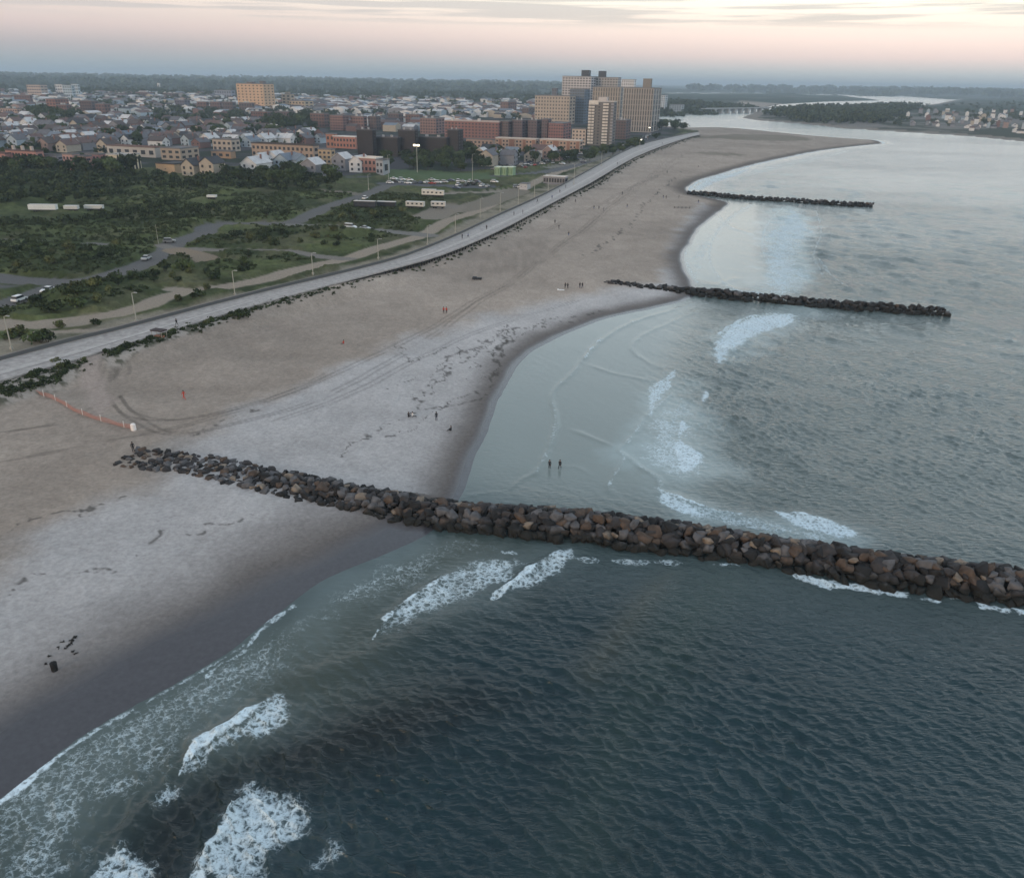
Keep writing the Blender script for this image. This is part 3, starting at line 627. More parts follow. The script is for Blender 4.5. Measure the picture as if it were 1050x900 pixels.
# ------------------------------------------------------------------ labels
ORD = ['', 'second ', 'third ', 'fourth ', 'fifth ', 'sixth ', 'seventh ', 'eighth ', 'ninth ', 'tenth ', 'eleventh ', 'twelfth ']+[w_+' ' for w_ in ('thirteenth fourteenth fifteenth sixteenth seventeenth eighteenth nineteenth twentieth').split()]
pending = []
def later(o, desc, marks): pending.append((o, desc, marks))
def write_labels():
    classes = {}
    for o, desc, marks in pending:
        p_ = PX(o.location); best = min(marks, key=lambda m_: (p_[0]-m_[0])**2+((p_[1]-m_[1])*2.2)**2)
        dx, dy = p_[0]-best[0], (p_[1]-best[1])*2.2
        rel = ('right of' if dx > 0 else 'left of') if abs(dx) > abs(dy) else ('below' if dy > 0 else 'above')
        classes.setdefault((desc, rel, best[2]), []).append((dx*dx+dy*dy, o))
    for (desc, rel, lm), lst in classes.items():
        lst.sort(key=lambda q: q[0])
        for i, (d_, o) in enumerate(lst):
            o['label'] = f'{desc} {rel} {lm}' if len(lst) == 1 else f'{desc}, {ORD[min(i, 19)]}closest {rel} {lm}'
# ------------------------------------------------------------------ boulders
def rockmat():
    m = bpy.data.materials.new('boulder_stone'); m.use_nodes = True; t = m.node_tree; b = t.nodes['Principled BSDF']; l = t.links.new
    oi = t.nodes.new('ShaderNodeAttribute'); oi.attribute_name = 'stone_colour'
    g = t.nodes.new('ShaderNodeNewGeometry'); sp = t.nodes.new('ShaderNodeSeparateXYZ'); l(g.outputs['Position'], sp.inputs[0])
    n = t.nodes.new('ShaderNodeTexNoise'); n.inputs['Scale'].default_value = 1.3; n.inputs['Detail'].default_value = 6; l(g.outputs['Position'], n.inputs[0])
    mr_ = t.nodes.new('ShaderNodeMapRange'); mr_.inputs[1].default_value = .3; mr_.inputs[2].default_value = .7; mr_.inputs[3].default_value = .65; mr_.inputs[4].default_value = 1.3; l(n.outputs[0], mr_.inputs[0])
    v = t.nodes.new('ShaderNodeVectorMath'); v.operation = 'SCALE'; l(oi.outputs['Color'], v.inputs[0]); l(mr_.outputs[0], v.inputs['Scale'])
    ad = t.nodes.new('ShaderNodeMath'); ad.operation = 'ADD'; l(sp.outputs[2], ad.inputs[0]); l(n.outputs[0], ad.inputs[1])
    wt = t.nodes.new('ShaderNodeMapRange'); wt.inputs[1].default_value = 1.35; wt.inputs[2].default_value = 2.15; l(ad.outputs[0], wt.inputs[0])
    mx = t.nodes.new('ShaderNodeMixRGB'); l(wt.outputs[0], mx.inputs[0]); mx.inputs[1].default_value = (.014, .014, .012, 1); l(v.outputs[0], mx.inputs[2]); l(mx.outputs[0], b.inputs['Base Color'])
    b.inputs['Roughness'].default_value = .8; b.inputs['Specular IOR Level'].default_value = .25
    bp = t.nodes.new('ShaderNodeBump'); bp.inputs['Strength'].default_value = .5; bp.inputs['Distance'].default_value = .2; l(n.outputs[0], bp.inputs['Height']); l(bp.outputs[0], b.inputs['Normal'])
    return m
rock_m = rockmat()
STONES = [('dark grey', (.042, .038, .038)), ('mid grey', (.100, .096, .098)), ('rust brown', (.082, .058, .044)), ('pale tan', (.20, .16, .125)), ('near black', (.018, .017, .017))]
def rock_bm(r):
    bm = bmesh.new()
    sx, sy, sz = r.uniform(.85, 1.3), r.uniform(.75, 1.1), r.uniform(.6, .9)
    for _ in range(15):
        p = Vector((r.uniform(-1, 1), r.uniform(-1, 1), r.uniform(-1, 1)))
        m_ = max(abs(p.x), abs(p.y), abs(p.z)); q = p/m_*.68+p.normalized()*.32
        bm.verts.new((q.x*sx, q.y*sy, q.z*sz))
    res = bmesh.ops.convex_hull(bm, input=bm.verts)
    bmesh.ops.dissolve_limit(bm, angle_limit=.18, verts=bm.verts, edges=bm.edges)
    bmesh.ops.delete(bm, geom=[v for v in bm.verts if not v.link_faces], context='VERTS')
    bmesh.ops.bevel(bm, geom=list(bm.edges), offset=.025, segments=1, affect='EDGES', clamp_overlap=True)
    for v in bm.verts:
        if v.co.length > 1.9: v.co *= 1.9/v.co.length
    bmesh.ops.triangulate(bm, faces=bm.faces)
    return bm
rock_raw = []; rock_meshes = {}
rk = random.Random(3)
for i in range(9):
    bm = rock_bm(rk); bm.verts.ensure_lookup_table()
    rock_raw.append((np.array([v.co for v in bm.verts]), np.array([[q.index for q in f.verts] for f in bm.faces]))); bm.free()
for i, (v, f) in enumerate(rock_raw):
    for cn_, c_ in STONES:
        me = npmesh('boulder', v, f, [rock_m]); attr(me, 'stone_colour', np.tile(np.array(c_), (len(v), 1)), True); rock_meshes[(i, cn_)] = me
def resample(P, step):
    P = np.asarray(P, float); seg = np.linalg.norm(np.diff(P, axis=0), axis=1); s = np.concatenate([[0], np.cumsum(seg)]); n = max(2, int(s[-1]/step)+1)
    t = np.linspace(0, s[-1], n); return np.stack([np.interp(t, s, P[:, 0]), np.interp(t, s, P[:, 1])], 1), t, s[-1]
def rocks_for(path, step, hwf, hf, rf, r):
    P, t, Ln = resample(path, step); out_ = []
    T = np.gradient(P, axis=0); T /= np.linalg.norm(T, axis=1)[:, None]; Nn = np.stack([T[:, 1], -T[:, 0]], 1)
    if Nn[:, 1].mean() > 0: Nn = -Nn           # +offset = towards the open sea side nearest the camera
    for i in range(len(P)):
        u = t[i]/Ln; hw, h, rad = hwf(u), hf(u), rf(u); k_ = int(2*hw/step*1.0)+1
        for j in range(k_):
            o_ = -hw+(j+r.uniform(.1, .9))*2*hw/k_
            x, y = P[i]+Nn[i]*o_+T[i]*r.uniform(-.45, .45)*step
            base_ = max(gz(x, y), -.8); rr_ = rad*r.uniform(.65, 1.4)
            z = max(base_, h*(1-(abs(o_)/hw)**1.6)+(base_ if base_ > .3 else 0)*.55)-.15*rr_+r.uniform(-.15, .2)
            out_.append((x, y, z, rr_, u, o_/hw))
    return out_
def merge_rocks(name, lst, r, extra=None):
    VV, FF, CC = [], [], []; b = 0
    for (x, y, z, rad, *_r) in lst:
        v, f = rock_raw[r.randrange(9)]; a_ = r.uniform(0, 6.28); ti = r.uniform(-.5, .5)
        Rm = np.array(Matrix.Rotation(a_, 3, 'Z') @ Matrix.Rotation(ti, 3, 'X')); VV.append(v@Rm.T*rad+[x, y, z]); FF.append(f+b); b += len(v)
        CC.append(np.tile(np.array(r.choices(STONES, extra or (5, 3, 2.4, .9, 3))[0][1]), (len(v), 1)))
    me = npmesh(name, np.vstack(VV), np.vstack(FF), [rock_m]); attr(me, 'stone_colour', np.vstack(CC), True)
    return meshobj(name, me)
def ridge(name, path, hwf, hf):
    P, t, Ln = resample(path, 3); T = np.gradient(P, axis=0); T /= np.linalg.norm(T, axis=1)[:, None]; Nn = np.stack([T[:, 1], -T[:, 0]], 1)
    b = MB(); V_ = []
    for i in range(len(P)):
        u = t[i]/Ln
        for o_, hh in ((-1.0, -1.5), (-.45, .62), (.45, .62), (1.0, -1.5)):
            q = P[i]+Nn[i]*o_*hwf(u)*.95; V_.append((q[0], q[1], hf(u)*hh+(min(gz(q[0], q[1]), 1.9) if hh > 0 and gz(q[0], q[1]) > .3 else 0)*.55-(.8 if hh > 0 else 0)))
    Fs = [(i*4+k_, i*4+k_+1, (i+1)*4+k_+1, (i+1)*4+k_) for i in range(len(P)-1) for k_ in range(3)]
    Fs += [(0, 1, 2, 3), tuple((len(P)-1)*4+k_ for k_ in (3, 2, 1, 0))]
    b.add(V_, Fs); return b.obj(name, cm_('jetty_core', (.022, .020, .019)))
J1a = [GL(x, y) for x, y in ((131, 469), (200, 476), (250, 487), (300, 497), (350, 507), (400, 519))]
J1 = np.array([[p.x, p.y] for p in J1a]+[list(G(x, y, 0)[:2]) for x, y in ((450, 530), (600, 543), (740, 562), (900, 586), (1050, 606), (1190, 625), (1400, 655))])
hw1 = lambda u: 3.4+.5*min(1, u/.3); h1 = lambda u: .5+1.8*min(1, u/.42); r1 = lambda u: .54+.27*min(1, u/.35)
rk = random.Random(5)
rocks = rocks_for(J1, 1.1, hw1, h1, r1, rk)
def seen(q):
    x, y = PX(q[:3]); return -20 < x < 1070
score = []
for q in rocks:
    d_ = (Vector(q[:3])-Vector((0, 0, H))).length
    score.append((q[3]/d_*FPX*(1 if q[5] > -.45 else .55) if seen(q) else 0))
order = sorted(range(len(rocks)), key=lambda i: -score[i]); pick = set(order[:300])
wk = [5, 3.4, 2.8, .9, 3]
bl = {}
for i in order[:300]:
    x, y, z, rad, u, o_ = rocks[i]; cn_ = rk.choices([c[0] for c in STONES], wk if o_ < .45 else [5, 2.4, 2, .6, 3])[0]
    ob = bpy.data.objects.new('boulder', rock_meshes[(rk.randrange(9), cn_)]); COL.objects.link(ob)
    ob.location = (x, y, z); ob.scale = (rad,)*3; ob.rotation_euler = (rk.uniform(-.5, .5), rk.uniform(-.4, .4), rk.uniform(0, 6.28))
    px = PX((x, y, z))[0]
    seg = 'sandy jetty end' if px < 200 else 'dry sand stretch' if px < 300 else 'beach stretch' if px < 390 else 'wet sand stretch' if px < 470 else 'first shallows' if px < 560 else 'white breaker stretch' if px < 660 else 'outer surf stretch' if px < 760 else 'deep water stretch' if px < 880 else 'outermost stretch'
    row = 'on near flank' if o_ > .45 else 'on crest' if o_ > -.3 else 'on far flank'
    prop(ob, None, 'boulder', 'boulders of the nearest jetty'); bl.setdefault((cn_, row, seg), []).append((px, ob))
for (cn_, row, seg), lst in bl.items():
    lst.sort(key=lambda q: q[0])
    for i, (px, ob) in enumerate(lst): ob['label'] = f'{ORD[min(i, 19)] or ("first " if len(lst) > 1 else "")}{cn_} boulder from the beach {row}, {seg}'
prop(merge_rocks('jetty_rubble', [rocks[i] for i in order[300:]]+[(q[0], q[1], q[2]-.9, q[3], 0, 0) for q in rocks[::2]], rk), 'dark rubble packed between the boulders of the nearest jetty', 'rubble', kind='stuff')
prop(ridge('jetty_core', J1, hw1, h1), 'dark rubble core buried under the nearest jetty', 'jetty core', kind='structure')
J2 = np.array([[p.x, p.y] for p in [GL(x, y) for x, y in ((622, 289), (650, 293), (680, 296))]]+[list(G(x, y, 0)[:2]) for x, y in ((715, 301), (750, 305), (800, 310), (880, 316), (966, 322))])
hw2 = lambda u: 1.4+2.4*min(1, u/.35); h2 = lambda u: .2+1.35*min(1, u/.35)
prop(merge_rocks('middle_jetty', rocks_for(J2, 1.7, hw2, h2, lambda u: .85, rk), rk, (9, 1.2, 1.2, .1, 9)), 'long dark rock jetty, second from the camera, reaching into the surf', 'rock jetty', kind='stuff')
prop(ridge('middle_jetty_core', J2, hw2, h2), kind='structure')
J3 = np.array([[p.x, p.y] for p in [GL(x, y) for x, y in ((706, 199), (722, 200.5))]]+[list(G(x, y, 0)[:2]) for x, y in ((760, 204), (820, 208), (893, 212))])
h3 = lambda u: 1.7
prop(merge_rocks('distant_jetty', rocks_for(J3, 2.2, lambda u: 3.6, h3, lambda u: 1.0, rk), rk, (9, 1, 1, .1, 9)), 'thin dark rock jetty, the farthest of the three', 'rock jetty', kind='stuff')
prop(ridge('distant_jetty_core', J3, lambda u: 3.6, h3), kind='structure')

# ------------------------------------------------------------------ boardwalk
def boardwalk():
    root = empty('boardwalk', (*bw_mid[6], 0)); prop(root, 'long pale boardwalk running the whole length of the beach', 'boardwalk')
    off = np.array([bw_mid[6][0], bw_mid[6][1], 0])
    up_, tu, lu = resample(bw_up, 4); n = len(up_)
    def rs_n(P):
        s = np.concatenate([[0], np.cumsum(np.linalg.norm(np.diff(P, axis=0), axis=1))]); t = np.interp(np.linspace(0, 1, n), np.linspace(0, 1, len(P)), s)
        return np.stack([np.interp(t, s, P[:, 0]), np.interp(t, s, P[:, 1])], 1)
    A_, B_ = rs_n(bw_up), rs_n(bw_lo)
    def strip_(f0, f1, z0, z1, name, m):
        b = MB(); V_ = []
        for i in range(n):
            for f, z in ((f0, z1), (f1, z1), (f1, z0), (f0, z0)):
                q = A_[i]*(1-f)+B_[i]*f; V_.append((q[0]-off[0], q[1]-off[1], z))
        Fs = [(i*4+k_, i*4+(k_+1) % 4, (i+1)*4+(k_+1) % 4, (i+1)*4+k_) for i in range(n-1) for k_ in range(4)]+[(0, 1, 2, 3), tuple((n-1)*4+k_ for k_ in (3, 2, 1, 0))]
        b.add(V_, Fs); return b.obj(name, m, root)
    dk_ = mat('deck_planks', (.36, .33, .31), noise=.22, nscale=.9, rough=.8); pale = mat('deck_lane', (.43, .40, .375), noise=.16, nscale=.6); dark = cm_('dark_timber', (.035, .032, .03))
    strip_(0, 1, DECK-.35, DECK, 'deck', dk_)
    strip_(.55, .68, DECK+.004, DECK+.012, 'pale_lane', pale)
    strip_(0, .012, DECK+1.0, DECK+1.08, 'railing', cm_('rail_paint', (.2, .19, .19))); strip_(.994, 1, DECK+1.0, DECK+1.06, 'railing', cm_('rail_paint', (.2, .19, .19)))
    strip_(0.004, .008, DECK+.1, DECK+.9, 'railing_infill', cm_('rail_mesh', (.10, .10, .10)))
    strip_(.03, .05, DECK-.85, DECK-.36, 'beam', dark); strip_(.95, .97, DECK-.85, DECK-.36, 'beam', dark)
    strip_(.12, .16, -.5, DECK-.36, 'bulkhead', cm_('bulkhead_timber', (.05, .045, .04)))
    pile = MB().tube([(0, 0, 0), (0, 0, 4.4)], .22, 6).mesh('pile', [dark]); c_ = 0
    for i in range(n):
        q = A_[i]*.03+B_[i]*.97; px, py = PX((q[0], q[1], 2))
        if 395 < px < 620 and c_ < 95:
            o = meshobj('pile', pile, None, root); o.location = (q[0]-off[0], q[1]-off[1], 0); c_ += 1
    return A_, B_
bwA, bwB = boardwalk()

TOWN_MARKS = [(8, 165, 'the left pink row'), (40, 166, 'the long pink row'), (73, 167, 'the balcony house'), (104, 167, 'the red pink house'), (129, 168, 'the cream box building'), (175, 174, 'the orange wall'), (140, 156, 'the whitish warehouse'), (178, 159, 'the tan warehouse'), (231, 150, 'the tall warehouse'),
    (228, 159, 'the orange shed'), (290, 156, 'the long tan building'), (334, 161, 'the yellow end block'), (353, 147, 'the red long building'), (210, 178, 'the chalets'), (285, 172, 'the white sheds'), (374, 170, 'the salmon building'), (264, 100, 'the orange tower'), (60, 112, 'the broad red block'), (90, 112, 'the purple block'), (12, 117, 'the peach block'),
    (222, 110, 'the three brick blocks'), (266, 120, 'the block below the orange tower'), (326, 124, 'the block right of the mound'), (346, 127, 'the reddish mid town block'), (428, 168, 'the floodlight'), (410, 170, 'the left of the belt'), (460, 170, 'the right end of the belt'), (516, 176, 'the green containers'), (530, 150, 'the left peach row'), (575, 152, 'the right peach row'), (569, 186, 'the pavilion'), (615, 130, 'the striped tower'), (656, 120, 'the broad slab tower'), (664, 138, 'the upper lit lamp'), (655, 150, 'the lower lit lamp'),
    (45, 216, 'the long white trailer'), (97, 215, 'the low white trailer'), (217, 203, 'the lone small trailer'), (174, 250, 'the crossroads'), (150, 266, 'the silver car'), (162, 244, 'the bare pole'), (359, 234, 'the white van'), (241, 290, 'the third lamp post'), (140, 318, 'the second lamp post'), (12, 348, 'the nearest lamp post'), (321, 272, 'the fourth lamp post'), (374, 211, 'the dark bus'), (438, 212, 'the cream trailers'), (20, 309, 'the left white car'), (50, 300, 'the right white car'), (300, 229, 'the road fork'), (10, 285, 'the asphalt yard'), (60, 270, 'the left road bend'), (960, 128, 'the peninsula shore middle'), (1040, 132, 'the peninsula right edge'), (880, 118, 'the peninsula woods')]
# ------------------------------------------------------------------ foliage
def leafmat(name, c, rnd_=.3):
    m = mat(name, c, rough=.85, noise=.4, nscale=.5, objrand=rnd_, spec=.15); return m
leaf_a = leafmat('foliage_dark', (.034, .048, .020)); leaf_b = leafmat('foliage_mid', (.055, .074, .028)); leaf_c = leafmat('foliage_olive', (.088, .096, .038))
bark = mat('bark', (.06, .048, .038), noise=.3, nscale=4)
def crown_arrays(r, n, h, wdt, z0, size, lumps=7):
    Ls = [(r.normal(0, .28)*wdt, r.normal(0, .28)*wdt, z0+(h-z0)*r.uniform(.3, .8), wdt*r.uniform(.26, .46)) for _ in range(lumps)]
    V_ = []
    for _ in range(n):
        a_ = Ls[r.integers(len(Ls))]; d_ = r.normal(0, 1, 3); d_ /= np.linalg.norm(d_); rad = a_[3]*r.uniform(.55, 1.08)
        c_ = np.array([a_[0]+d_[0]*rad, a_[1]+d_[1]*rad, a_[2]+d_[2]*rad*.8]); c_[2] = max(c_[2], .1)
        u_ = r.normal(0, 1, 3)*.6+d_; u_ /= np.linalg.norm(u_); t_ = np.cross(u_, [0, .3, 1]); t_ /= np.linalg.norm(t_)+1e-6; b_ = np.cross(u_, t_); s_ = size*r.uniform(.6, 1.4)
        V_ += [c_-t_*s_-b_*s_*.5, c_+t_*s_*.6-b_*s_, c_+t_*s_+b_*s_*.6, c_-t_*s_*.5+b_*s_]
    V_ = np.array(V_); return V_, np.arange(len(V_)).reshape(-1, 4)
tr = np.random.default_rng(21)
crowns = {}
TREES, SHRUBS = [], []
for i in range(7):
    v, f = crown_arrays(tr, 420, 9, 6.5, 2.2, .62, 9); me = npmesh('crown', v, f, [(leaf_a, leaf_b)[i % 2]])
    b = MB(); b.tube([(0, 0, -.5), (.1, 0, 2), (.2, .1, 4.5)], [.32, .24, .12], 7)
    for k_ in range(4):
        an = k_*1.6+i; b.tube([(.1, 0, 2.2), (math.cos(an)*1.2, math.sin(an)*1.2, 4.0), (math.cos(an)*2.0, math.sin(an)*2.0, 5.6)], [.16, .1, .05], 5)
    TREES.append((me, b.mesh('trunk', [bark])))
for i in range(7):
    v, f = crown_arrays(tr, 260, 2.7, 3.4, .1, .30, 7); me = npmesh('crown', v, f, [(leaf_a, leaf_b, leaf_c)[i % 3]])
    b = MB()
    for k_ in range(4):
        an = k_*1.6+i; b.tube([(0, 0, -.3), (math.cos(an)*.5, math.sin(an)*.5, .8), (math.cos(an)*1.0, math.sin(an)*1.0, 1.7)], [.09, .06, .03], 5)
    SHRUBS.append((me, b.mesh('stems', [bark])))
def plant(kind, x, y, sc, label, group, cat=None, i=None):
    me, tk = rnd.choice(TREES if kind == 'tree' else SHRUBS) if i is None else (TREES if kind == 'tree' else SHRUBS)[i]
    z = gz(x, y); root = empty('broadleaf_tree' if kind == 'tree' else 'shrub', (x, y, z-.1), rnd.uniform(0, 6.28)); root.scale = (sc*rnd.uniform(.85, 1.15), sc*rnd.uniform(.85, 1.15), sc*rnd.uniform(.85, 1.15))
    meshobj('crown', me, None, root); meshobj('trunk' if kind == 'tree' else 'stems', tk, None, root)
    prop(root, None, cat or kind, group); later(root, label, TOWN_MARKS); return root
def inpoly_px(pts, n, seed, mind=0, z=2.6):
    """n world points spread over the ground inside a measured outline, by area on the ground"""
    P = W(pts, z); r = np.random.default_rng(seed); lo, hi = P.min(0), P.max(0); res = []
    tries = 0
    while len(res) < n and tries < 60:
        tries += 1
        q = r.uniform(lo, hi, (4000, 2)); q = q[polydist(q[:, 0], q[:, 1], P) > 0]
        for a_ in q:
            if mind and res and min((a_[0]-b_[0])**2+(a_[1]-b_[1])**2 for b_ in res) < mind*mind: continue
            res.append(tuple(a_))
            if len(res) >= n: break
    return res
TH1 = [(-40, 168), (0, 163), (60, 163), (110, 172), (150, 180), (200, 184), (260, 172), (310, 176), (350, 188), (345, 195), (250, 196), (200, 196), (150, 196), (100, 206), (60, 209), (0, 212), (-60, 214)]
trees_left = 290
for (x, y) in inpoly_px([(-30, 166), (0, 164), (60, 165), (110, 172), (150, 178), (160, 184), (100, 182), (0, 176)], 34, 1, 7): plant('tree', x, y, rnd.uniform(.8, 1.15), 'tall thicket tree', 'trees of the dark thicket')
for (x, y) in inpoly_px([(225, 184), (240, 176), (265, 172), (310, 176), (350, 186), (345, 194), (300, 194), (250, 196)], 26, 2, 6): plant('tree', x, y, rnd.uniform(.6, .95), 'dark clump tree', 'trees of the dark thicket')
for (x, y) in inpoly_px([(396, 163), (475, 161), (505, 170), (508, 177), (396, 178)], 34, 3, 8): plant('tree', x, y, rnd.uniform(.75, 1.1), 'tall belt tree', 'trees behind the sports field')
for (x, y) in inpoly_px([(560, 166), (600, 158), (640, 152), (676, 143), (668, 147), (645, 156), (610, 165), (580, 172)], 28, 4, 9): plant('tree', x, y, rnd.uniform(.6, .9), 'small roadside tree', 'trees beside the boardwalk')
for (x, y) in inpoly_px([(673, 124), (690, 127), (706, 131), (700, 135), (676, 138)], 14, 5, 10): plant('tree', x, y, rnd.uniform(.8, 1.2), 'dark inlet tree', 'trees by the inlet')
thick = [(TH1, 520, .75)]
def merged_plants(name, pts, scs, sets, mats_):
    VV, FF = [], []; b = 0
    for (x, y), s_ in zip(pts, scs):
        v, f = sets[rnd.randrange(len(sets))]; a_ = rnd.uniform(0, 6.28); c_, n_ = math.cos(a_), math.sin(a_)
        q = np.stack([v[:, 0]*c_-v[:, 1]*n_, v[:, 0]*n_+v[:, 1]*c_, v[:, 2]], 1)*s_+[x, y, gz(x, y)-.2]; VV.append(q); FF.append(f+b); b += len(v)
    V_ = np.vstack(VV); F_ = np.vstack(FF); return meshobj(name, npmesh(name, V_, F_, mats_, mi=(rng.random(len(F_)) < .4).astype(int)))
lowtree = [crown_arrays(tr, 110, 6, 6, .3, .75, 6) for _ in range(5)]; lowshrub = [crown_arrays(tr, 60, 2.0, 3.6, .1, .42, 5) for _ in range(5)]
leafS = leafmat('thicket_leaves', (.030, .042, .019), 0); leafU = leafmat('undergrowth_leaves', (.040, .052, .022), 0); leafS2 = leafmat('thicket_leaves_light', (.062, .078, .032), 0)
pts = inpoly_px(TH1, 760, 8, 0)
extra_ = [q for q in inpoly_px([(-60, 222), (30, 221), (110, 220), (180, 206), (240, 210), (245, 222), (180, 226), (110, 228), (60, 236), (0, 240), (-60, 242)], 260, 81, 0) if True]
clear_ = [GL(45, 216.5), GL(74, 216), GL(97, 215.5), GL(217.5, 203), GL(36, 216.5), GL(54, 216.5)]
pts = [q for q in pts+[e_ for e_ in extra_ if rnd.random() < .8] if all(not (abs(q[0]-c_.x) < 9 and -26 < q[1]-c_.y < 6) for c_ in clear_)]
nth = len(pts)
prop(merged_plants('thicket', pts, [rnd.uniform(.4, .8) if i < 640 else rnd.uniform(.25, .5) for i in range(len(pts))], lowtree, [leafS, leafS2]), 'dense dark thicket filling the back of the overgrown field', 'thicket', kind='stuff')
FIELD = [(-60, 330), (0, 318), (60, 316), (110, 312), (150, 300), (170, 290), (230, 284), (290, 270), (330, 265), (300, 262), (200, 262), (250, 250), (330, 250), (400, 244), (430, 238), (430, 222), (445, 212), (455, 208), (430, 200), (340, 196), (250, 200), (190, 190), (100, 200), (0, 235), (-80, 240)]
pts = inpoly_px(FIELD, 8000, 9)
Pa = np.array(pts); rd = np.full(len(Pa), 1e6)
for p_, wd_, c_ in ROADS: rd = np.minimum(rd, polydist(Pa[:, 0], Pa[:, 1], W(smooth(p_, 4), 2.6), False)-wd_/2)
dens_ = fbm(Pa[:, 0], Pa[:, 1], 24, 4, 101)
ck = np.ones(len(Pa), bool)
for c_ in clear_: ck &= ~((np.abs(Pa[:, 0]-c_.x) < 9) & (Pa[:, 1]-c_.y > -24) & (Pa[:, 1]-c_.y < 6))
keep_ = (rd > 1.5) & (dens_ > .36) & ck
pts = [tuple(q) for q in Pa[keep_]]
prop(merged_plants('undergrowth', pts, [rnd.uniform(.16, .48) for _ in pts], lowshrub, [leafS2, leafU]), 'rough green undergrowth covering the open field between the tracks', 'undergrowth', kind='stuff')
def ok_road(x, y, m_=2.5):
    a_ = np.array([x]), np.array([y]); return min(polydist(a_[0], a_[1], W(p_, 2.6), False)[0]-wd_/2 for p_, wd_, c_ in ROADS) > m_
zones = [([(0, 312), (60, 308), (110, 290), (170, 276), (230, 268), (270, 264), (240, 290), (170, 292), (140, 310), (60, 326), (0, 328)], 40, 'bushy green shrub in the front field'),
         ([(0, 255), (80, 250), (160, 250), (170, 262), (110, 278), (0, 280)], 34, 'bushy green shrub in the left field'),
         ([(210, 243), (320, 238), (400, 242), (420, 246), (340, 258), (200, 254)], 24, 'bushy green shrub in the middle strip'),
         ([(250, 225), (340, 218), (400, 217), (445, 218), (430, 232), (300, 226)], 14, 'bushy green shrub in the upper field')]
for zi, (zp, n_, lab) in enumerate(zones):
    for (x, y) in inpoly_px(zp, n_, 30+zi, 5):
        if ok_road(x, y, 4): plant('shrub', x, y, rnd.uniform(.5, 1.1), lab, 'shrubs of the overgrown field')
for i, (px, py, sc) in enumerate([(20, 345, 1.2), (36, 350, 1.0), (42, 351.5, 1.3), (49, 351, 1.2), (12, 347, .9), (58, 372, .6), (250, 326, 1.0), (246, 327, .9), (214, 297, .8), (60, 336, .8), (100, 333, .8), (185, 308, .8), (198, 305, .7), (205, 303, .9)]):
    p = GL(px, py); plant('shrub', p.x, p.y, sc*.75, 'low scrub bush of the dune strip', 'scrub along the boardwalk')
lo_ = resample(bw_lo, 1.0)[0] if 'resample' in globals() else None
ls_ = []
for q0, q1 in zip(lo_[:-1], lo_[1:]):
    px, py = PX((q0[0], q0[1], DECK)); t_ = (q1-q0)/np.linalg.norm(q1-q0); n_ = np.array([t_[1], -t_[0]]); ls_.append((px, q0, n_))
k0 = 0
for px, q0, n_ in ls_:
    if (18 < px < 80 or 106 < px < 250) and rnd.random() < .42:
        c_ = q0+n_*rnd.uniform(1.0, 2.2); plant('shrub', c_[0], c_[1], rnd.uniform(.24, .44), 'dark bush of the boardwalk hedge', 'scrub along the boardwalk')
sc_pts = [tuple(q0+n_*(rnd.uniform(.7, 2.4)+k_*rnd.uniform(.3, 2))) for px, q0, n_ in ls_ for k_ in range(3) if (-40 < px < 82 or 104 < px < 716) and rnd.random() < (.75 if px < 330 else (.45 if k_ == 0 else .08))]
for e_ in ([(0, 404), (40, 396), (80, 380), (60, 392), (0, 410)], [(108, 374), (150, 357), (220, 336), (300, 312), (300, 305), (220, 330), (150, 350), (110, 366)]): sc_pts += inpoly_px(e_, 110, 900+len(e_), 0, 3.2)
prop(merged_plants('dune_scrub', sc_pts, [rnd.uniform(.14, .36) for _ in sc_pts], lowshrub, [leafS, leafS2]), 'thin dark scrub lining the seaward edge of the boardwalk', 'scrub', kind='stuff')
# woods and far tree belts
fw = []
def wood_pts(px_poly, n, seed): return inpoly_px(px_poly, n, seed)
wood = [((-40, 152), (-40, 100), (120, 98), (340, 104), (345, 150), (300, 158), (150, 160))]
pts = []; scs = []
for poly_, n_, s0 in (([(-60, 156), (-60, 112), (345, 112), (345, 152), (150, 160)], 420, 1.1), ([(-60, 112), (-60, 96), (300, 98), (560, 108), (560, 126), (345, 122)], 700, 1.35), ([(-60, 96), (-60, 82), (300, 88), (620, 100), (640, 110), (560, 110)], 1500, 2.0),
                      ([(782, 118), (800, 115), (870, 113), (905, 112), (945, 112), (905, 128), (830, 126)], 480, 1.7), ([(905, 112), (1060, 106), (1200, 110), (1300, 150), (1060, 142), (980, 134), (900, 128)], 260, 1.1), ([(640, 120), (700, 118), (728, 117), (740, 114), (780, 110.5), (700, 108), (640, 110)], 240, 1.6)):
    q = wood_pts(poly_, n_, len(pts)+3); pts += q; scs += [rnd.uniform(.75, 1.15)*s0 for _ in q]
prop(merged_plants('woods', pts, scs, [crown_arrays(tr, 46, 7, 8, .3, 1.25, 5) for _ in range(4)], [leafS, leafS2]), 'dark tree cover spread between the houses and along the far shore', 'woods', kind='stuff')
V_ = []
q = W([(-80, 86), (-80, 79.5), (200, 84), (700, 91.5), (1250, 100), (1200, 104), (640, 96), (300, 91)], 2.6)
for (x, y) in inpoly_px([(-80, 88), (-80, 80), (200, 84.5), (640, 91.5), (640, 97), (300, 93)], 1500, 301)+inpoly_px([(700, 94.3), (700, 92.5), (1250, 101), (1250, 107), (1000, 100.4)], 900, 302): V_.append((x, y))
prop(merged_plants('distant_woods', V_, [rnd.uniform(1.6, 2.6)*(1+min(4, math.hypot(*p_)/4500)) for p_ in V_], [crown_arrays(tr, 30, 6, 9, .3, 1.6, 5) for _ in range(3)], [leafS, leafS2]), 'hazy wooded skyline beyond the town and the bay', 'woods', kind='stuff')

